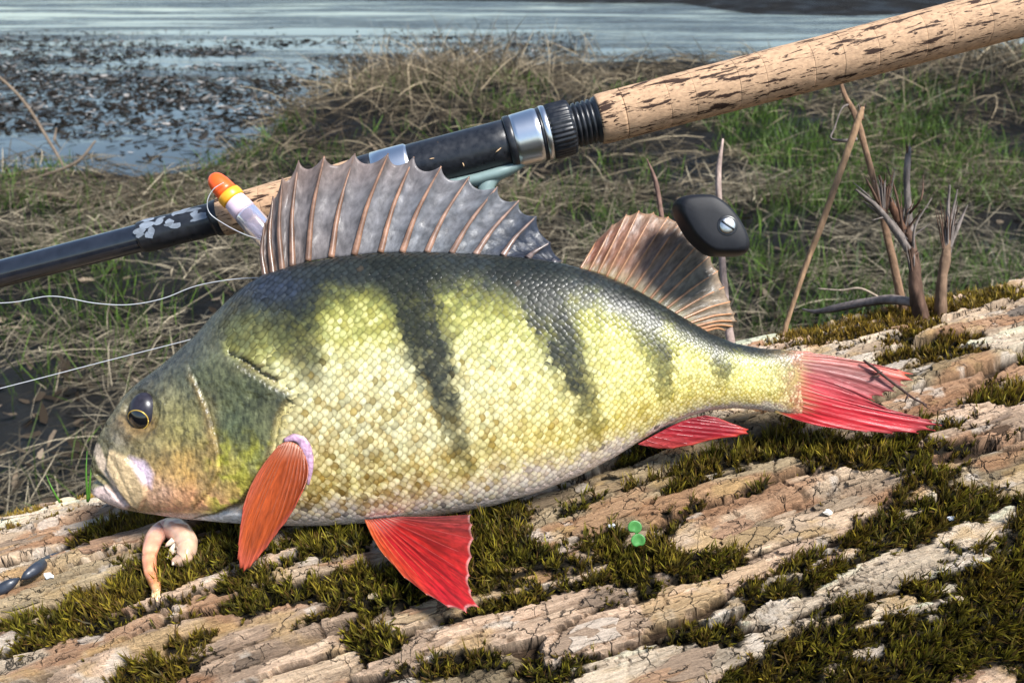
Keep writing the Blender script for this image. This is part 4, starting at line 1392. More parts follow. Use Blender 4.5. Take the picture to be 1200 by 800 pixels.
# ------------------------------------------------------------------ fishing reel (mostly hidden behind the fish)
reel = empty('fishing_reel', P(640, 420, 0.49), 'spinning reel with black oval handle knob hanging under the rod behind the fish', 'fishing reel')


def rodpt(x, down, z=0.0):
    """point by rod station x (pixels), pixels below the rod's axis, metres towards the camera"""
    return ROD0 + x * KX * RS * RDIR - down * RS * RB + z * RN


# foot: long curved plate against the seat that runs into the stem
footp = [rodpt(x, d_) for x, d_ in ((478, 25), (500, 29), (530, 32), (560, 32.5), (590, 30), (608, 26.5))]
Vt, Ft = tube(spline(footp, 24), np.interp(np.linspace(0, 1, 24), [0, 0.3, 0.7, 1], [3, 8.5, 8.5, 4]) * RS, 14, squash=1.7)
mk('foot', Vt, Ft, M['teal'], reel)
stemp = [rodpt(x, d_) for x, d_ in ((600, 28), (578, 32), (562, 40), (555, 55), (556, 95), (570, 150), (590, 195))]
Vt, Ft = tube(spline(stemp, 30), np.interp(np.linspace(0, 1, 30), [0, 0.2, 0.35, 0.6, 1], [3.5, 7.5, 9.5, 10, 14]) * RS, 16, squash=1.1)
mk('stem', Vt, Ft, M['teal'], reel)


def lathe2(name, c0, axis, prof, mat, parent, n=40, flatn=1.0):
    """prof (distance along axis m, radius m) around an arbitrary axis"""
    axis = axis / np.linalg.norm(axis)
    e1_ = np.cross(axis, [0.2, 0.3, 0.9]); e1_ /= np.linalg.norm(e1_); e2_ = np.cross(axis, e1_)
    prof = np.array(prof); th = np.linspace(0, 2 * math.pi, n, endpoint=False)
    V = c0 + prof[:, :1, None] * axis + prof[:, 1:2, None] * (np.cos(th)[None, :, None] * e1_ + np.sin(th)[None, :, None] * e2_ * flatn)
    m_ = len(prof)
    V = np.concatenate([V.reshape(-1, 3), (c0 + prof[0, 0] * axis)[None], (c0 + prof[-1, 0] * axis)[None]])
    j = np.arange(n); j2 = (j + 1) % n
    caps = np.concatenate([np.stack([np.full(n, m_ * n), j, j2], 1), np.stack([np.full(n, m_ * n + 1), (m_ - 1) * n + j2, (m_ - 1) * n + j], 1)])
    return mk(name, V, [gridfaces(m_, n, True), caps], mat, parent)


bc_ = rodpt(600, 212, -0.014)
lathe2('gear_housing', bc_, RDIR, [(-0.022, 0.009), (-0.020, 0.016), (-0.01, 0.02), (0.005, 0.021), (0.018, 0.018), (0.028, 0.011), (0.03, 0.004)], M['black'], reel)
lathe2('rotor', bc_, -RDIR, [(0.022, 0.012), (0.023, 0.022), (0.034, 0.0235), (0.040, 0.0235), (0.041, 0.02)], M['teal'], reel)
lathe2('spool', bc_, -RDIR, [(0.041, 0.019), (0.044, 0.0225), (0.046, 0.0225), (0.047, 0.0185), (0.062, 0.0185), (0.063, 0.0225), (0.065, 0.0225), (0.066, 0.012), (0.071, 0.011), (0.072, 0.004)], M['steel'], reel)
bail = [bc_ - RDIR * (0.045 + 0.022 * math.sin(t_)) + 0.027 * (math.cos(t_) * RN + math.sin(t_) * (-RB)) for t_ in np.linspace(0, math.pi, 24)]
Vt, Ft = tube(np.array(bail), 0.0009, 8); mk('bail_wire', Vt, Ft, M['steel'], reel)
KN = P(846, 272, 0.0)
hub = bc_ + 0.0 * RDIR
armend = P(846, 272, 0.452)
shaft0 = bc_ + RN * 0.021
Vt, Ft = tube(np.linspace(bc_ + RN * 0.015, bc_ + RN * 0.030, 4), 0.005, 16); mk('handle_hub', Vt, Ft, M['teal'], reel)
arm = spline([bc_ + RN * 0.029, lerp(bc_ + RN * 0.029, armend, 0.4) - FWD * 0.001, lerp(bc_ + RN * 0.029, armend, 0.8), armend], 20)
Vt, Ft = tube(arm, np.linspace(0.0042, 0.003, 20), 12, squash=0.6); mk('handle_arm', Vt, Ft, M['teal'], reel)
kd = 0.404
k0 = P(846, 272, kd)
Vt, Ft = tube(np.linspace(armend, P(846, 271, kd + 0.004), 5), 0.0022, 12); mk('knob_shaft', Vt, Ft, M['steel'], reel)
# oval rubber knob: outline traced in pixels, rounded and thick
kout = np.array([(790, 240), (794, 233), (806, 229.5), (824, 228.5), (836, 231), (850, 241), (863, 256), (873, 274), (876.5, 287), (874, 296), (866, 299.5), (848, 300), (834, 299),
                 (822, 292), (808, 278), (798, 262), (792, 250)], float)
ko = spline(np.concatenate([kout, kout[:1]]), 73)[:-1]
kc = ko.mean(0)
lay = [(0.0, 0.55, 0.0125), (0.2, 0.86, 0.0115), (0.45, 0.97, 0.0085), (0.6, 1.0, 0.004), (0.7, 1.0, 0.0), (0.8, 0.99, -0.003), (0.9, 0.96, -0.0056), (0.96, 0.91, -0.0074), (1.0, 0.85, -0.0083), (1.0, 0.78, -0.0087), (1.0, 0.4, -0.0090), (1.0, 0.1, -0.0090)]
KV = []
for _, s_, dz in lay:
    p_ = kc + (ko - kc) * s_
    KV.append(P(p_[:, 0], p_[:, 1], kd) + FWD * dz)
KV = np.array(KV)
n = len(ko); j = np.arange(n); j2 = (j + 1) % n
Vk = np.concatenate([KV.reshape(-1, 3), KV[0].mean(0)[None], KV[-1].mean(0)[None]])
caps = np.concatenate([np.stack([np.full(n, len(lay) * n), j, j2], 1), np.stack([np.full(n, len(lay) * n + 1), (len(lay) - 1) * n + j2, (len(lay) - 1) * n + j], 1)])
knob = mk('handle_knob', Vk, [gridfaces(len(lay), n, True), caps], M['rubber'], reel)
scn = P(852, 264.5, kd - 0.0086)
lathe2('screw_socket', scn, -FWD, [(-0.003, 0.0046), (0.0004, 0.0046), (0.0006, 0.0043), (0.0006, 0.0036)], M['black'], knob, n=32)
scr = lathe2('screw', scn, -FWD, [(-0.001, 0.0036), (0.0009, 0.0036), (0.0014, 0.0031), (0.0015, 0.001)], M['screw'], knob, n=32)
sl = np.array([math.cos(0.6), math.sin(0.6)])
sp = [scn - FWD * 0.00145 + s_ * 0.0033 * (sl[0] * RIGHT - sl[1] * UP) for s_ in np.linspace(-1, 1, 5)]
Vt, Ft = tube(np.array(sp), 0.0005, 6); mk('screw_slot', Vt, Ft, M['black'], knob)

# ------------------------------------------------------------------ float and lines
FLD = 0.4555
fl0 = np.array([247.5, 205.0]); fl1 = np.array([330.0, 296.0])
fdir2 = (fl1 - fl0) / np.linalg.norm(fl1 - fl0)


def flp(t_):
    q = fl0 + fdir2 * t_
    return P(q[0], q[1], FLD)


FS = FLD / F
fax = flp(100) - flp(0); fax /= np.linalg.norm(fax)
flo = empty('fishing_float', flp(60), 'orange tipped fishing float with yellow band and clear body by rod grip', 'fishing float')
lathe2('tip', flp(0), fax, [(x * FS, r_ * FS) for x, r_ in ((0.2, 1.5), (1, 4.5), (3, 7.5), (7, 10), (14, 11.8), (24, 12.8), (30, 13))], M['orange'], flo, n=36)
lathe2('band', flp(0), fax, [(x * FS, r_ * FS) for x, r_ in ((29, 12.5), (29.6, 14.4), (33, 14.9), (38, 14.8), (40, 14.0), (40.4, 12.5))], M['yellow'], flo, n=36)
lathe2('collar', flp(0), fax, [(x * FS, r_ * FS) for x, r_ in ((40, 12.5), (41, 13.2), (52, 14.2), (58, 14.6), (58.5, 13.5))], M['pinkish'], flo, n=36)
lathe2('clear_body', flp(0), fax, [(x * FS, r_ * FS) for x, r_ in ((58, 13.5), (62, 15), (80, 15.5), (100, 14.5), (118, 11), (128, 6), (131, 1))], M['clear'], flo, n=36)


def line(name, pts_, label, r=0.00022, group=None, parent=None):
    p_ = spline(pts_, 90)
    Vt, Ft = tube(P(p_[:, 0], p_[:, 1], p_[:, 2]), r, 7)
    o = mk(name, Vt, Ft, M['line'], parent)
    if parent is None: tag(o, label, 'fishing line', group)
    return o


line('line_loop', [(262, 214, 0.448), (250, 222, 0.448), (243, 236, 0.449), (246, 250, 0.451), (262, 262, 0.451), (285, 274, 0.449), (306, 281, 0.447)], None, 0.0002, parent=flo)
line('fishing_line', [(-260, 330, 0.452), (-120, 350, 0.452), (0, 355, 0.452), (60, 347, 0.452), (110, 355, 0.452), (150, 357, 0.452), (190, 350, 0.452), (230, 335, 0.452), (275, 327, 0.45), (318, 325, 0.446)], 'wavy nylon line above the straight one, running behind the dorsal fin')
line('fishing_line', [(-260, 520, 0.452), (0, 455, 0.452), (120, 424, 0.452), (233, 395, 0.45), (270, 382, 0.447)], 'straight taut nylon line running behind the fish head')


# ------------------------------------------------------------------ small things on the log
def on_log(px, py, off):
    d = log_hit(px, py, off)
    return P(px, py, d)


def lsurf(px, py):
    """true bark height (m above LR) at a pixel"""
    w = on_log(np.array(float(px)), np.array(float(py)), 0.004)
    u_, p_ = log_uphi(w)
    i = int(np.clip(np.searchsorted(U, u_), 0, nu - 1)); j_ = int(np.clip(np.searchsorted(PH, p_), 0, nv - 1))
    return float(hh[max(0, i - 2):i + 3, max(0, j_ - 2):j_ + 3].max())


def path_on_log(path, radpx, name, mat, parent, lift=0.0, n=40, seg=18, squash=1.0, colf=None, wob=0.0):
    p_ = spline(np.concatenate([np.array(path, float), np.array(radpx, float)[:, None]], 1), n)
    d = np.array([log_hit(q[0], q[1], lsurf(q[0], q[1]) * 0.8 + 0.002) for q in p_]) - lift
    d = np.convolve(np.pad(d, 5, mode='edge'), np.ones(11) / 11, 'valid')
    sc = d / F
    Vt, Ft = tube(P(p_[:, 0], p_[:, 1], d - p_[:, 2] * sc * 0.6), np.maximum(p_[:, 2], 0.2) * sc, seg, squash=squash, wob=wob, seed=5)
    tv = np.concatenate([np.repeat(np.linspace(0, 1, n), seg), [0, 1]])
    return mk(name, Vt, Ft, mat, parent, colf(tv) if colf else None), p_, d


sh = empty('shrimp', on_log(np.array(200.0), np.array(660.0), 0.006), 'curled peeled pink shrimp bait lying on the moss below the fish mouth', 'shrimp')


def shc(t_):
    c = mixc([(0, (0.62, 0.40, 0.20)), (0.1, (0.70, 0.30, 0.14)), (0.28, (0.74, 0.36, 0.22)), (0.42, (0.62, 0.38, 0.30)), (0.6, (0.60, 0.40, 0.32)), (0.8, (0.60, 0.47, 0.35)), (1, (0.58, 0.45, 0.33))], t_)
    return c * np.array([0.95, 0.82, 0.76]) * (0.80 + 0.26 * np.sin(t_ * 44)[:, None] ** 2)


path_on_log([(184, 694), (181, 682), (176, 666), (175, 650), (180, 633), (190, 622), (203, 620), (214, 628), (219, 641), (214, 654), (203, 658)], [4.5, 6.5, 7.5, 8.5, 10.5, 12, 13, 12.5, 11.5, 9, 4], 'flesh', M['shrimp'], sh,
            lift=0.006, n=90, seg=22, colf=shc, wob=0.1)
for dx, ang in ((0, 0), (-5, 1), (4, -1)):
    path_on_log([(183 + dx * 0.3, 690), (183 + dx * 0.6, 697), (184 + dx, 705 - abs(ang) * 5)], [3.0, 2.6, 0.6], 'tail_fan', M['shrimp'], sh, lift=0.006, n=12, seg=10, squash=0.5, colf=lambda t_: np.array([0.62, 0.42, 0.22]) * np.ones((len(t_), 1)))
for (x0, y0, x1, y1) in ((207, 636, 198, 648), (205, 645, 196, 655), (203, 632, 194, 640), (210, 650, 202, 662)):
    path_on_log([(x0, y0), ((x0 + x1) / 2 - 1, (y0 + y1) / 2 + 1), (x1, y1)], [3.2, 2.8, 1.0], 'swimmeret', M['shrimp'], sh, lift=0.0075, n=12, seg=10, colf=lambda t_: np.array([0.68, 0.56, 0.44]) * np.ones((len(t_), 1)))

for pts_, lab in (([(24, 679), (36, 669), (50, 659), (62, 650), (69, 647)], 'dark slate spindle beside the white chip on bare bark'), ([(-12, 699), (0, 693), (10, 685), (20, 678), (23, 677)], 'dark slate spindle touching the other spindle by its tip')):
    a_, b_ = np.array(pts_[0], float), np.array(pts_[-1], float)
    tt9 = np.linspace(0, 1, 9)
    o, _, _ = path_on_log([tuple(a_ + (b_ - a_) * t_) for t_ in tt9], 0.5 + 6.6 * np.sin(math.pi * tt9 ** 0.9) ** 0.7, 'sinker', M['lead'], None, lift=0.003, n=34, seg=16, squash=0.8)
    tag(o, lab, 'sinker')

# seedling with two round leaves
sdl = empty('seedling', on_log(np.array(747.0), np.array(640.0), 0.006), 'tiny green seedling with two round leaves growing in the moss', 'seedling')
for (cx, cy, rx, ry, rot) in ((744, 617.5, 8.2, 8.0, 0.3), (748, 633, 8.4, 8.0, -0.2)):
    d0 = float(log_hit(cx, cy, 0.016))
    an = np.linspace(0, 2 * math.pi, 22, endpoint=False)
    Vl = [P(cx, cy, d0 + 0.0006)]
    rings = []
    for s_ in (0.5, 0.8, 1.0):
        nt_ = 1 - 0.28 * np.exp(-((an - math.pi * 0.5) / 0.35) ** 2)
        rings.append(P(cx + rx * s_ * np.cos(an + rot) * nt_, cy + ry * s_ * np.sin(an + rot) * nt_, d0 - 0.0006 * s_ * np.abs(np.cos(an))))
    Vl = np.concatenate([np.array(Vl)] + rings)
    nn_ = 22; j = np.arange(nn_); j2 = (j + 1) % nn_
    Fq = np.concatenate([np.stack([1 + k * nn_ + j, 1 + k * nn_ + j2, 1 + (k + 1) * nn_ + j2, 1 + (k + 1) * nn_ + j], 1) for k in range(2)])
    lf_ = mk('leaf', Vl, [Fq, np.stack([np.zeros(nn_, int), 1 + j2, 1 + j], 1)], M['leafgreen'], sdl)
    sm = lf_.modifiers.new('thickness', 'SOLIDIFY'); sm.thickness = 0.0004
st = np.array([on_log(np.array(746.0), np.array(640.0), 0.002), on_log(np.array(746.5), np.array(632.0), 0.010), on_log(np.array(745.5), np.array(625.5), 0.0155)])
Vt, Ft = tube(spline(st, 10), 0.0005, 8); mk('stem', Vt, Ft, M['leafgreen'], sdl)


def twig(name, pts_, rads, col, label=None, cat='twig', parent=None, n=40, seg=10, wob=0.18, group=None, world=False, seed=0):
    rads = np.array(rads, float) * (1.0 if world else 0.8)
    p_ = spline(np.concatenate([np.array(pts_, float), np.array(rads, float)[:, None]], 1), n)
    w = p_[:, :3] if world else P(p_[:, 0], p_[:, 1], p_[:, 2])
    r_ = p_[:, 3] * (1 if world else p_[:, 2] / F)
    Vt, Ft = tube(w, np.maximum(r_, 0.0001), seg, wob=wob, seed=seed)
    tv = np.concatenate([np.repeat(np.linspace(0, 1, n), seg), [0, 1]])
    c = np.array(col) * (0.65 + 0.7 * fbm(tv * 14 + seed, np.arange(len(tv)) % seg * 0.4, 3, seed))[:, None]
    o = mk(name, Vt, Ft, M['dry'], parent, c)
    if parent is None: tag(o, label, cat, group)
    return o


tz = lambda x, y: float(tailz(np.array(float(x)), np.array(float(y)))) - 0.0075
tw = empty('twig', P(1050, 450, tz(1050, 450)), 'thin dark knobbly twig lying across the tail fin', 'twig')
zs = np.linspace(tz(1012, 423), tz(1085, 474), 6)
xs = np.linspace(1012, 1086, 6); ys = np.array([422, 433, 445, 456, 467, 474])
zc = np.minimum(zs, [tz(x, y) for x, y in zip(xs, ys)])
twig('shaft', [(x, y, z) for x, y, z in zip(xs, ys, zc)], [1.6, 2.4, 1.9, 1.9, 1.6, 1.2], (0.05, 0.03, 0.025), parent=tw, seed=2)
for (x, y, dx, dy) in ((1026, 438, 9, -3), (1064, 463, -4, 8), (1082, 473, 5, 5), (1030, 440, -9, 2)):
    z = tz(x, y)
    twig('bud', [(x, y, z), (x + dx * 0.5, y + dy * 0.5, z - 0.001), (x + dx, y + dy, z - 0.0005)], [1.6, 1.3, 0.5], (0.05, 0.03, 0.025), parent=tw, n=8, seg=8, seed=x)

# ------------------------------------------------------------------ dead shoots and stems behind the log
GREY = (0.15, 0.125, 0.11); BRN = (0.09, 0.052, 0.035); TAN = (0.36, 0.24, 0.15)


def splinter(parent, x, y, d, n, spread, h, rad, seed):
    r_ = np.random.default_rng(seed)
    for i in range(n):
        a_ = r_.uniform(-1, 1)
        twig('splinter', [(x + a_ * spread * 0.4, y + 8, d), (x + a_ * spread, y - h * 0.5 * r_.uniform(0.6, 1), d + r_.uniform(-1, 1) * 0.002),
                          (x + a_ * spread * 1.7, y - h * r_.uniform(0.5, 1.0), d + r_.uniform(-1, 1) * 0.004)], [rad, rad * 0.7, 0.3], GREY if i % 2 else BRN, parent=parent, n=12, seg=7, seed=seed + i)


sb = empty('dead_stump_shoot', P(1072, 352, 0.545), 'thick splintered dead shoot with a tall grey stub growing from the log', 'dead shoot')
twig('stem', [(1084, 392, 0.553), (1075, 345, 0.548), (1070, 300, 0.548), (1062, 268, 0.55), (1056, 250, 0.551)], [10.5, 9, 7.5, 5.5, 2], BRN, parent=sb, seg=16, n=60, wob=0.28, seed=11)
twig('stub', [(1068, 285, 0.549), (1065, 250, 0.551), (1063, 215, 0.553), (1064, 185, 0.554), (1066, 173, 0.555)], [5, 5, 4.5, 4.5, 2.5], GREY, parent=sb, seg=12, seed=12)
twig('limb', [(1064, 292, 0.547), (1050, 272, 0.545), (1030, 245, 0.543), (1003, 222, 0.541)], [6, 5, 3.5, 1.5], GREY, parent=sb, seg=10, seed=13)
twig('limb', [(1060, 282, 0.548), (1046, 262, 0.546), (1032, 252, 0.546), (1012, 236, 0.545)], [5, 3.5, 2.5, 1.0], GREY, parent=sb, seg=10, seed=14)
twig('limb', [(1058, 270, 0.548), (1042, 235, 0.548), (1030, 205, 0.548)], [6, 5, 1.6], (0.10, 0.05, 0.03), parent=sb, seg=10, seed=15)
splinter(sb, 1036, 240, 0.547, 13, 8, 46, 1.7, 51)
splinter(sb, 1056, 266, 0.548, 13, 9, 44, 1.6, 52)
splinter(sb, 1072, 318, 0.546, 8, 9, 40, 1.4, 54)
splinter(sb, 1065, 183, 0.554, 3, 2, 16, 1.6, 53)
tr = np.random.default_rng(5)
for (x0, y0, x1, y1) in ((1046, 262, 1000, 214), (1040, 250, 1006, 232), (1060, 280, 1038, 190), (1070, 300, 1092, 232), (1062, 275, 1080, 246), (1052, 268, 1022, 258), (1066, 290, 1090, 262), (1030, 240, 1012, 205), (1066, 250, 1082, 205)):
    mx_, my_ = (x0 + x1) / 2 + tr.normal(0, 5), (y0 + y1) / 2 + tr.normal(0, 5)
    twig('branchlet', [(x0, y0, 0.548), (mx_, my_, 0.548 + tr.normal(0, 0.006)), (x1, y1, 0.548 + tr.normal(0, 0.012))], [2.2, 1.6, 0.5], GREY if tr.random() < 0.5 else BRN, parent=sb, n=16, seg=7, seed=int(x0 + y1))
sb2 = empty('dead_stump_shoot', P(1105, 350, 0.55), 'short pale dead shoot with frayed top beside the thick splintered one', 'dead shoot')
twig('stem', [(1102, 392, 0.556), (1103, 340, 0.552), (1108, 300, 0.552), (1112, 275, 0.553)], [8.5, 7.5, 6, 3], (0.15, 0.095, 0.06), parent=sb2, seg=14, n=50, wob=0.3, seed=21)
twig('limb', [(1108, 300, 0.552), (1110, 260, 0.553), (1113, 217, 0.554)], [4, 3, 1.5], GREY, parent=sb2, seed=22)
twig('limb', [(1112, 290, 0.552), (1124, 262, 0.553), (1134, 240, 0.553)], [4, 2.6, 0.8], GREY, parent=sb2, seed=23)
twig('limb', [(1109, 280, 0.552), (1117, 245, 0.553), (1122, 222, 0.553)], [3, 2.2, 1.0], GREY, parent=sb2, seed=24)
splinter(sb2, 1110, 290, 0.552, 16, 9, 56, 1.5, 61)
lst = empty('dead_twig', P(1058, 345, 0.565), 'tall forked tan stem rising behind the splintered shoot towards the cork handle', 'dead twig')
twig('stalk', [(1066, 392, 0.570), (1052, 330, 0.568), (1036, 260, 0.572), (1018, 190, 0.576), (1004, 140, 0.580), (990, 112, 0.582), (984, 92, 0.583)], [6.5, 6, 5, 4.5, 4.2, 3.4, 2.6], (0.19, 0.115, 0.07), parent=lst, n=60, seg=12, seed=31)
twig('side_twig', [(996, 122, 0.581), (986, 128, 0.580), (978, 150, 0.579), (974, 162, 0.578), (990, 165, 0.577), (1004, 163, 0.577)], [2.0, 1.4, 1.5, 1.5, 2.6, 3.0], GREY, parent=lst, n=30, seg=8, seed=32)
dst = empty('dead_twig', P(920, 385, 0.60), 'leaning tan stem crossing in front of the forked stem', 'dead twig')
twig('stalk', [(917, 400, 0.575), (924, 372, 0.575), (945, 310, 0.572), (962, 265, 0.570), (985, 200, 0.567), (1006, 140, 0.565), (1011, 126, 0.565)], [3.2, 3.4, 4.0, 4.4, 4.8, 5.4, 3.0], (0.28, 0.175, 0.10), parent=dst, n=60, seg=12, seed=33)
splinter(dst, 1010, 133, 0.565, 3, 3, 14, 1.8, 71)
twig('dead_twig', [(858, 410, 0.60), (851, 360, 0.61), (846, 300, 0.615), (843, 240, 0.62), (842, 200, 0.622), (847, 163, 0.625)], [6.5, 5.5, 4.6, 4.4, 4.2, 1.6], (0.28, 0.21, 0.18), 'upright grey brown stem directly behind the reel knob', 'dead twig', seg=12, seed=34)
twig('dead_twig', [(782, 330, 0.60), (777, 270, 0.61), (773, 240, 0.615), (768, 212, 0.618), (758, 186, 0.62)], [5, 4, 3.6, 3.0, 1.0], (0.15, 0.09, 0.07), 'short dark pointed stem rising behind the soft dorsal fin', 'dead twig', seg=10, seed=35)
twig('fallen_branch', [(1080, 356, 0.548), (1045, 351, 0.565), (1010, 355, 0.585), (975, 362, 0.60), (955, 365, 0.61), (940, 362, 0.615)], [6.5, 6.5, 6, 5, 3, 1.2], (0.24, 0.19, 0.165), 'grey fallen branch lying level behind the log at the shoot base', 'branch', seg=12, seed=36)
twig('dead_twig', [(1030, 348, 0.62), (1008, 338, 0.625), (985, 340, 0.63), (958, 338, 0.635)], [1.5, 1.8, 1.6, 1.0], (0.42, 0.33, 0.24), 'thin bent straw-coloured twig above the grey fallen branch', 'twig', seg=8, seed=37)


# pale chips of wood and shell on the bark
def chip(px, py, r, col, label, cat='wood chip', seed=0, lift=0.004):
    r_ = np.random.default_rng(seed)
    d0 = float(log_hit(px, py, lsurf(px, py) + 0.0015))
    n = 10
    an = np.linspace(0, 2 * math.pi, n, endpoint=False)
    rr = r * (0.65 + 0.5 * r_.random(n))
    x = px + rr * np.cos(an) * 1.2; y = py + rr * np.sin(an) * 0.75
    top = P(x, y, d0 - 0.0008); bot = P(x, y, d0 + 0.0012)
    V = np.concatenate([top, bot, P(px, py, d0 - 0.0014)[None]])
    j = np.arange(n); j2 = (j + 1) % n
    o = mk('wood_chip', V, [np.stack([j, j2, n + j2, n + j], 1), np.stack([np.full(n, 2 * n), j, j2], 1)], M['chip'], None, np.array(col), smooth=False)
    tag(o, label, cat)
    return o


chip(57, 674, 5.5, (0.68, 0.69, 0.68), 'white flake just below the dark slate spindle', seed=1)
chip(78, 588, 11, (0.60, 0.50, 0.34), 'pale tan flake at the mossy log edge below the fish snout', seed=2)
chip(1041, 388, 6, (0.72, 0.72, 0.70), 'small white flake in the golden moss on the log crest', seed=3)
chip(717, 616, 4, (0.62, 0.64, 0.66), 'tiny grey white flake left of the green seedling', seed=4)
chip(1114, 607, 4.5, (0.66, 0.70, 0.76), 'small bluish white flake in the dark moss slope', seed=5)
chip(438, 698, 6, (0.48, 0.36, 0.22), 'small tan flake in moss left of the pelvic fin', seed=6)
chip(970, 600, 5, (0.66, 0.60, 0.50), 'cream flake on the lower bark ridge between moss bands', seed=7)
for i, (bx0, by0, mx, my, tx, ty, lab) in enumerate(((76, 592, 62, 574, 54, 556, 'single green grass blade leaning left by the tan flake'), (103, 582, 101, 556, 102, 528, 'upright green grass blade close to the fish lower lip'), (104, 580, 106, 558, 109, 535, 'green grass blade curving right beside the fish lower lip'))):
    d0 = float(np.nan_to_num(log_hit(bx0, by0 + 6, 0.004), nan=0.5))
    p_ = spline([(bx0, by0 + 6, d0), (mx, my, d0 - 0.004), (tx, ty, d0 - 0.002)], 14)
    Vt, Ft = tube(P(p_[:, 0], p_[:, 1], p_[:, 2]), np.linspace(1.8, 0.3, 14) * d0 / F, 6, squash=0.35)
    tag(mk('grass_blade', Vt, Ft, M['blade'], None, np.array([0.10, 0.26, 0.03])), lab, 'grass blade')

# ------------------------------------------------------------------ ground, river, grass
SHX = [-600, 0, 60, 150, 250, 305, 330, 360, 430, 520, 620, 700, 900, 1100, 1150, 1250, 2000]
SHY = [215, 212, 208, 206, 198, 178, 150, 128, 110, 92, 80, 76, 72, 84, 90, 88, 80]
FARX = [-3000, 0, 400, 800, 880, 1000, 1090, 1120, 1200, 4000]
FARY = [-14, -12, -9, -5, 5, 7, 4, -3, -8, -10]


def gproj(x, y):
    r = np.stack([x, y, np.zeros_like(x)], -1)
    y_ = np.maximum(y, 0.3)
    d = y_ * math.cos(TH) + CAMH * math.sin(TH)
    upc = y_ * math.sin(TH) - CAMH * math.cos(TH)
    return 600 + F * x / d, 400 - F * upc / d


def gheight(x, y):
    px, py = gproj(x, y)
    shy = np.interp(px, SHX, SHY)
    k = np.maximum(y, 0.5) ** 2 / (F * CAMH)
    dm = (py - shy) * k                       # metres on the land side (+) of the near shore
    dm = dm + (fbm(x * 1.6, y * 1.6, 3, 101) - 0.5) * 0.35
    land = np.clip(dm * 0.16, -0.35, 0.035)
    fy = np.interp(px, FARX, FARY)
    df = (fy - py) * np.maximum(y, 0.5) ** 2 / (F * CAMH)
    far = np.clip(df * 0.06, -0.35, 0.30)
    g = np.where(y > 8.0, np.maximum(land, far), land)
    onl = sstep(-0.1, 0.15, g)
    g = g + onl * ((fbm(x * 2.2, y * 2.2, 4, 103) - 0.5) * 0.09 + (fbm(x * 9, y * 9, 3, 104) - 0.5) * 0.03)
    # straw mound by the water and bank on the right
    mx_, my_ = gproj(x, y)
    g = g + 0.11 * np.exp(-(((mx_ - 520) / 150) ** 2 + ((my_ - 140) / 45) ** 2)) * (y < 7)
    g = g + 0.16 * np.exp(-(((mx_ - 1180) / 120) ** 2 + ((my_ - 118) / 30) ** 2)) * (y < 7)
    g = g + 0.22 * np.exp(-(((x - 0.95) / 0.35) ** 2 + ((y - 0.45) / 0.35) ** 2))
    return g


gx_ = axis_nonuniform(-300, -3.0, 3.4, 300, 0.038, 12.0)
gy_ = axis_nonuniform(-150, 0.0, 7.0, 500, 0.038, 12.0)
GXX, GYY = np.meshgrid(gx_, gy_, indexing='ij')
GZ = gheight(GXX, GYY)
WZ = -0.045


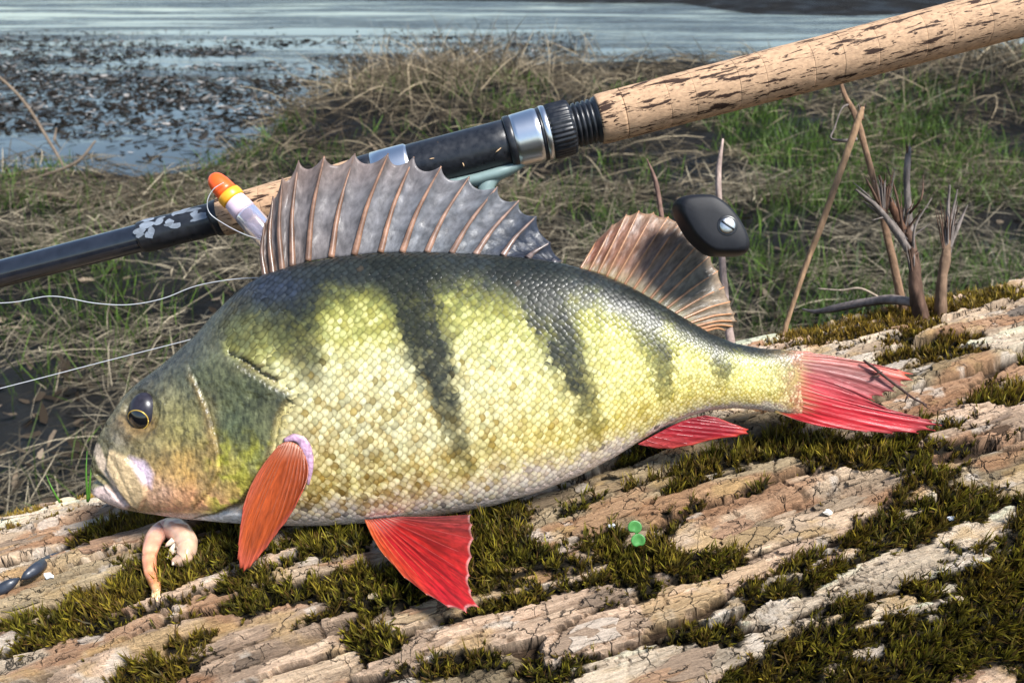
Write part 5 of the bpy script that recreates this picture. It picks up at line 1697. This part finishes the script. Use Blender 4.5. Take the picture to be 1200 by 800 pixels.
def ground_material():
    m = bpy.data.materials.new('mud'); m.use_nodes = True
    nt = m.node_tree; b = nt.nodes['Principled BSDF']
    b.inputs['Specular IOR Level'].default_value = 0.18
    tc = nt.nodes.new('ShaderNodeTexCoord')
    n1 = nt.nodes.new('ShaderNodeTexNoise'); n1.inputs['Scale'].default_value = 7; n1.inputs['Detail'].default_value = 9; n1.inputs['Roughness'].default_value = 0.65
    nt.links.new(tc.outputs['Object'], n1.inputs['Vector'])
    cr = nt.nodes.new('ShaderNodeValToRGB')
    cr.color_ramp.elements[0].position = 0.3; cr.color_ramp.elements[0].color = (0.004, 0.0032, 0.0025, 1)
    cr.color_ramp.elements[1].position = 0.72; cr.color_ramp.elements[1].color = (0.032, 0.027, 0.021, 1)
    e = cr.color_ramp.elements.new(0.5); e.color = (0.010, 0.008, 0.006, 1)
    nt.links.new(n1.outputs['Fac'], cr.inputs[0]); nt.links.new(cr.outputs[0], b.inputs['Base Color'])
    n2 = nt.nodes.new('ShaderNodeTexNoise'); n2.inputs['Scale'].default_value = 2.6; n2.inputs['Detail'].default_value = 4
    nt.links.new(tc.outputs['Object'], n2.inputs['Vector'])
    mr = nt.nodes.new('ShaderNodeMapRange'); mr.inputs['From Min'].default_value = 0.4; mr.inputs['From Max'].default_value = 0.6
    mr.inputs['To Min'].default_value = 0.5; mr.inputs['To Max'].default_value = 0.95
    nt.links.new(n2.outputs['Fac'], mr.inputs['Value']); nt.links.new(mr.outputs[0], b.inputs['Roughness'])
    n3 = nt.nodes.new('ShaderNodeTexNoise'); n3.inputs['Scale'].default_value = 22; n3.inputs['Detail'].default_value = 10; n3.inputs['Roughness'].default_value = 0.7
    nt.links.new(tc.outputs['Object'], n3.inputs['Vector'])
    # wet grey silt hollow beside the log
    gm = nt.nodes.new('ShaderNodeVectorMath'); gm.operation = 'DISTANCE'; gm.inputs[1].default_value = (-0.82, 1.27, 0.0)
    nt.links.new(tc.outputs['Object'], gm.inputs[0])
    wm = nt.nodes.new('ShaderNodeMapRange'); wm.inputs['From Min'].default_value = 0.18; wm.inputs['From Max'].default_value = 0.42
    wm.inputs['To Min'].default_value = 1.0; wm.inputs['To Max'].default_value = 0.0
    nt.links.new(gm.outputs['Value'], wm.inputs['Value'])
    wc = nt.nodes.new('ShaderNodeMix'); wc.data_type = 'RGBA'; wc.inputs[7].default_value = (0.034, 0.033, 0.033, 1)
    nt.links.new(wm.outputs[0], wc.inputs[0]); nt.links.new(cr.outputs[0], wc.inputs[6]); nt.links.new(wc.outputs[2], b.inputs['Base Color'])
    wr = nt.nodes.new('ShaderNodeMix'); wr.data_type = 'FLOAT'; wr.inputs[3].default_value = 0.28
    nt.links.new(wm.outputs[0], wr.inputs[0]); nt.links.new(mr.outputs[0], wr.inputs[2]); nt.links.new(wr.outputs[0], b.inputs['Roughness'])
    bp = nt.nodes.new('ShaderNodeBump'); bp.inputs['Strength'].default_value = 1.0; bp.inputs['Distance'].default_value = 0.14
    nt.links.new(n3.outputs['Fac'], bp.inputs['Height']); nt.links.new(bp.outputs[0], b.inputs['Normal'])
    return m


def water_material():
    m = bpy.data.materials.new('river_water'); m.use_nodes = True
    nt = m.node_tree; b = nt.nodes['Principled BSDF']
    b.inputs['Base Color'].default_value = (0.018, 0.021, 0.019, 1)
    b.inputs['Roughness'].default_value = 0.06
    b.inputs['Specular IOR Level'].default_value = 0.5
    b.inputs['IOR'].default_value = 1.33
    tc = nt.nodes.new('ShaderNodeTexCoord')
    hs = []
    for st_, sc_ in (((0.8, 2.6, 1), 3.0), ((1.0, 2.2, 1), 11.0)):
        mp = nt.nodes.new('ShaderNodeMapping'); mp.inputs['Scale'].default_value = st_
        nt.links.new(tc.outputs['Object'], mp.inputs[0])
        n = nt.nodes.new('ShaderNodeTexNoise'); n.inputs['Scale'].default_value = sc_; n.inputs['Detail'].default_value = 4
        nt.links.new(mp.outputs[0], n.inputs['Vector']); hs.append(n.outputs['Fac'])
    ad = nt.nodes.new('ShaderNodeMath'); ad.operation = 'MULTIPLY_ADD'; ad.inputs[1].default_value = 0.35
    nt.links.new(hs[1], ad.inputs[0]); nt.links.new(hs[0], ad.inputs[2])
    # calmer in the shallows by the near bank
    sx_ = nt.nodes.new('ShaderNodeSeparateXYZ'); nt.links.new(tc.outputs['Object'], sx_.inputs[0])
    mr = nt.nodes.new('ShaderNodeMapRange'); mr.inputs['From Min'].default_value = 3.2; mr.inputs['From Max'].default_value = 6.0
    mr.inputs['To Min'].default_value = 0.03; mr.inputs['To Max'].default_value = 0.34
    nt.links.new(sx_.outputs[1], mr.inputs['Value'])
    bp = nt.nodes.new('ShaderNodeBump'); bp.inputs['Distance'].default_value = 0.10
    # gusts: calm streaks between rippled ones
    gmp = nt.nodes.new('ShaderNodeMapping'); gmp.inputs['Scale'].default_value = (0.35, 2.4, 1)
    nt.links.new(tc.outputs['Object'], gmp.inputs[0])
    gn = nt.nodes.new('ShaderNodeTexNoise'); gn.inputs['Scale'].default_value = 1.0; gn.inputs['Detail'].default_value = 5; gn.inputs['Roughness'].default_value = 0.65
    nt.links.new(gmp.outputs[0], gn.inputs['Vector'])
    gr = nt.nodes.new('ShaderNodeMapRange'); gr.inputs['From Min'].default_value = 0.42; gr.inputs['From Max'].default_value = 0.66
    gr.inputs['To Min'].default_value = 0.02; gr.inputs['To Max'].default_value = 1.0
    nt.links.new(gn.outputs['Fac'], gr.inputs['Value'])
    gq = nt.nodes.new('ShaderNodeMath'); gq.operation = 'MULTIPLY'
    nt.links.new(mr.outputs[0], gq.inputs[0]); nt.links.new(gr.outputs[0], gq.inputs[1])
    nt.links.new(gq.outputs[0], bp.inputs['Strength'])
    nt.links.new(ad.outputs[0], bp.inputs['Height']); nt.links.new(bp.outputs[0], b.inputs['Normal'])
    return m


ground = mk('ground', np.stack([GXX, GYY, GZ], -1).reshape(-1, 3), gridfaces(len(gx_), len(gy_)), ground_material(), origin=np.zeros(3))
tag(ground, kind='structure')
wv = np.array([(-300, -150, WZ), (300, -150, WZ), (300, 500, WZ), (-300, 500, WZ)], float)
water = mk('river', wv, np.array([[0, 1, 2, 3]]), water_material(), origin=np.zeros(3))
tag(water, kind='structure')


def scatter(n, dmin, dmax, power=1.0, margin=0.22):
    """points on the ground spread over the camera's wedge"""
    y = dmin + (dmax - dmin) * rng.random(n) ** power
    x = (rng.random(n) * 2 - 1) * (0.62 + margin) * (y * 0.9 + 0.35)
    return x, y


def strands(n, dmin, dmax, power, lrange, wrange, flat_, colA, colB, name, label, cat, mat, dens=None, seed=0, nseg=5, zoff=(0.0, 0.03), upb=0.0, clump=None):
    x, y = scatter(n, dmin, dmax, power)
    keep = np.ones(n, bool)
    if clump is not None:
        k = int(n / clump)
        cxs, cys = scatter(k, dmin, dmax, power)
        ii = rng.integers(0, k, n)
        x = cxs[ii] + rng.normal(0, 0.022, n) * (0.6 + 0.3 * cys[ii]); y = cys[ii] + rng.normal(0, 0.022, n) * (0.6 + 0.3 * cys[ii])
    z = gheight(x, y)
    keep &= z > WZ - 0.01
    px, py = gproj(x, y)
    if dens is not None:
        keep &= rng.random(n) < dens(x, y, px, py)
    # nothing grows through the log
    lu, lp = log_uphi(np.stack([x, y, z], -1))
    rel = np.stack([x, y, z], -1) - LA0
    rd = np.linalg.norm(rel - (rel @ LAX)[:, None] * LAX, axis=1)
    keep &= ~((rd < LR + 0.05) & (np.abs(lu) < 1.0)) & ~((y < 0.75))
    x, y, z, px, py = x[keep], y[keep], z[keep], px[keep], py[keep]
    m = len(x)
    az = rng.random(m) * 2 * math.pi
    el = rng.normal(flat_[0], flat_[1], m)
    d = np.stack([np.cos(az) * np.cos(el), np.sin(az) * np.cos(el), np.sin(el)], 1)
    L_ = rng.uniform(*lrange, m); W_ = rng.uniform(*wrange, m)
    far_ = np.clip(y / 2.2, 0.8, 2.2)
    W_ = W_ * far_
    bend = rng.normal(0, 0.15, (m, 3)); bend[:, 2] = -np.abs(bend[:, 2]) * (1.0 if upb == 0 else upb) - (0.12 if upb == 0 else 0)
    t_ = rng.random((m, 1)); tb_ = np.clip(fbm(x * 3, y * 3, 3, seed + 5)[:, None] + rng.normal(0, 0.2, (m, 1)), 0, 1)
    c = (np.array(colA) * (1 - tb_) + np.array(colB) * tb_) * (0.22 + 1.25 * t_ ** 1.5)
    bp0 = np.stack([x, y, z + rng.uniform(*zoff, m)], 1)
    V, FQ, C = blades(bp0, d, L_, W_, bend, c * 0.8, c, nseg, roll=None if upb == 0 else np.tile(RN, (m, 1)) + rng.normal(0, 0.5, (m, 3)))
    o = mk(name, V, FQ, mat, None, C, smooth=False)
    tag(o, label, cat, kind='stuff')
    return o


def d_straw(x, y, px, py):
    mud = sstep(0.36, 0.58, fbm(x * 4.5 + 3, y * 4.5, 4, 201))
    left_mud = np.clip(1.25 * np.exp(-(((px - 20) / 120) ** 2 + ((py - 520) / 85) ** 2)), 0, 1)
    return np.clip(mud, 0.06, 1) * (1 - 0.97 * left_mud)


def d_green(x, y, px, py):
    a = sstep(0.38, 0.60, fbm(x * 3.1 + 9, y * 3.1, 3, 211))
    right = sstep(450, 900, px) * 0.75 + 0.3
    return np.clip(a * right * sstep(70, 170, py) + 0.9 * np.exp(-(((px - 100) / 100) ** 2 + ((py - 390) / 75) ** 2)), 0, 1)


def d_mound(x, y, px, py):
    return np.clip(np.exp(-(((px - 520) / 140) ** 2 + ((py - 130) / 45) ** 2)) + 0.8 * np.exp(-(((px - 1170) / 110) ** 2 + ((py - 115) / 32) ** 2)), 0, 1)


strands(62000, 0.8, 2.8, 1.0, (0.03, 0.17), (0.0009, 0.0026), (0.10, 0.32), (0.07, 0.058, 0.042), (0.46, 0.39, 0.27), 'dead_grass', 'matted dead straw grass covering the bank behind the log', 'dead grass', M['straw'], d_straw, 1, zoff=(0.0, 0.035), nseg=3)
strands(42000, 2.4, 6.4, 1.0, (0.06, 0.25), (0.0010, 0.0028), (0.15, 0.30), (0.08, 0.06, 0.042), (0.32, 0.26, 0.17), 'dead_grass', 'matted brown straw further back towards the river', 'dead grass', M['straw'], d_straw, 2, zoff=(0.0, 0.05), nseg=3)
strands(26000, 2.6, 6.2, 1.0, (0.12, 0.40), (0.0010, 0.0024), (0.55, 0.45), (0.17, 0.125, 0.08), (0.46, 0.37, 0.24), 'straw_tussock', 'pale straw tussocks standing on the water edge mounds', 'dead grass', M['straw'], d_mound, 3, zoff=(0.0, 0.04), nseg=4)
strands(52000, 0.8, 4.5, 0.8, (0.035, 0.11), (0.0012, 0.0028), (1.2, 0.3), (0.05, 0.10, 0.014), (0.15, 0.25, 0.035), 'green_grass', 'fresh green grass shoots coming up through the dead straw', 'grass', M['blade'], d_green, 4, upb=0.5, clump=7, nseg=3, zoff=(-0.005, 0.005))

# rotting leaf and bark litter on the mud
n = 4200
x, y = scatter(n, 0.8, 3.2, 0.9)
z = gheight(x, y)
px, py = gproj(x, y)
kp = (z > WZ) & (y > 0.78) & (rng.random(n) < 0.35 + 0.65 * np.exp(-(((px - 40) / 140) ** 2 + ((py - 490) / 110) ** 2)))
rel = np.stack([x, y, z], -1) - LA0
kp &= np.linalg.norm(rel - (rel @ LAX)[:, None] * LAX, axis=1) > LR + 0.04
x, y, z = x[kp], y[kp], z[kp]; m_ = len(x)
az = rng.random(m_) * 6.28
dd_ = np.stack([np.cos(az), np.sin(az), rng.normal(0.12, 0.22, m_)], 1)
cl = np.array([0.022, 0.016, 0.011]) + rng.random((m_, 1)) ** 4 * np.array([0.26, 0.20, 0.14])
V, FQ, C = blades(np.stack([x, y, z + rng.uniform(0.002, 0.012, m_)], 1), dd_, rng.uniform(0.012, 0.05, m_), rng.uniform(0.005, 0.020, m_), rng.normal(0, 0.22, (m_, 3)), cl, cl, 3, roll=np.tile([0, 0, 1.0], (m_, 1)) + rng.normal(0, 0.35, (m_, 3)))
tag(mk('leaf_litter', V, FQ, M['straw'], None, C, smooth=False), 'dark rotting leaf and bark scraps strewn over the mud bank', 'leaf litter', kind='stuff')

# debris floating in the shallows
n = 26000
y = 3.0 + 5.5 * rng.random(n) ** 0.9; px_ = rng.uniform(-60, 700, n)
dpx = (px_ - 600) / F
x = dpx * (y * math.cos(TH) + CAMH * math.sin(TH))
ppx, ppy = gproj(x, y)
zz_ = gheight(x, y)
dn = sstep(0.36, 0.56, fbm(x * 1.3, y * 2.2, 4, 301)) * sstep(25, 60, ppy) * sstep(200, 140, ppy)
dn = dn * (1 - 0.85 * np.exp(-(((ppx - 190) / 120) ** 2 + ((ppy - 165) / 28) ** 2)))
kp = (zz_ < WZ + 0.01) & (rng.random(n) < dn)
x, y = x[kp], y[kp]
m_ = len(x)
az = rng.random(m_) * 6.28
dd_ = np.stack([np.cos(az), np.sin(az), rng.normal(0.05, 0.12, m_)], 1)
cl = np.array([0.014, 0.011, 0.008]) + rng.random((m_, 1)) ** 9 * np.array([0.34, 0.32, 0.30])
V, FQ, C = blades(np.stack([x, y, np.full(m_, WZ + 0.005)], 1), dd_, rng.uniform(0.02, 0.085, m_), rng.uniform(0.006, 0.024, m_), rng.normal(0, 0.1, (m_, 3)), cl, cl, 3, roll=np.tile([0, 0, 1.0], (m_, 1)) + rng.normal(0, 0.25, (m_, 3)))
tag(mk('floating_leaves', V, FQ, M['straw'], None, C, smooth=False), 'rotting leaves and reed bits floating in the dark shallows', 'leaf litter', kind='stuff')

# dead stalks at the left water edge, lying and leaning
LS = [([(-40, 60), (20, 110), (60, 170), (80, 205)], 'leaning dead stalk'), ([(0, 222), (50, 206), (90, 190), (112, 165)], 'flat dead stalk'), ([(58, 205), (62, 175), (66, 150)], 'short dead stalk'),
      ([(150, 225), (165, 262)], 'bent dead stalk')]
for i, (pl, nm) in enumerate(LS):
    py0 = pl[-1][1] if i in (0, 2) else pl[0][1]
    pts_ = []
    for (qx, qy) in pl:
        ang = TH - math.atan((400 - py0) / F)
        dpt = (CAMH / math.sin(ang)) * math.cos(math.atan((400 - py0) / F))
        pts_.append((qx, qy, dpt))
    labs = ['long brown stalk leaning over the puddle from its left bank', 'pale stalk lying along the puddle edge', 'short upright stalk at the puddle edge', 'short bent straw stalk on the bank above the rod blank']
    if len(pts_) == 2: pts_.insert(1, (lerp(pts_[0][0], pts_[1][0], 0.5) + 8, lerp(pts_[0][1], pts_[1][1], 0.45), pts_[0][2]))
    twig('dead_stalk', pts_, [2.2] * (len(pts_) - 1) + [1.2], (0.16, 0.12, 0.085), labs[i], 'stalk', seg=8, seed=80 + i)

# bushes on the far bank, seen only as a dark edge and in the water's reflections
n = 16000
bxs = rng.uniform(-110, 110, n); bys = 75.0 + rng.random(n) * 14
top = 0.4 + 1.6 * fbm(bxs * 0.15, bys * 0.2, 3, 401)
bz = rng.random(n) ** 0.7 * top
bz = bz + np.maximum(gheight(bxs, bys), WZ) * 0.6
cb_ = np.array([0.035, 0.045, 0.02]) + rng.random((n, 1)) * np.array([0.05, 0.06, 0.025])
V, FQ, C = blades(np.stack([bxs, bys, bz], 1), rng.normal(size=(n, 3)) + np.array([0, 0, 0.6]), rng.uniform(0.4, 0.9, n), rng.uniform(0.12, 0.3, n), rng.normal(0, 0.2, (n, 3)), cb_ * 0.8, cb_, 2)
tag(mk('far_bushes', V, FQ, M['blade'], None, C, smooth=False), 'dark green bushes along the far river bank', 'bushes', kind='stuff')
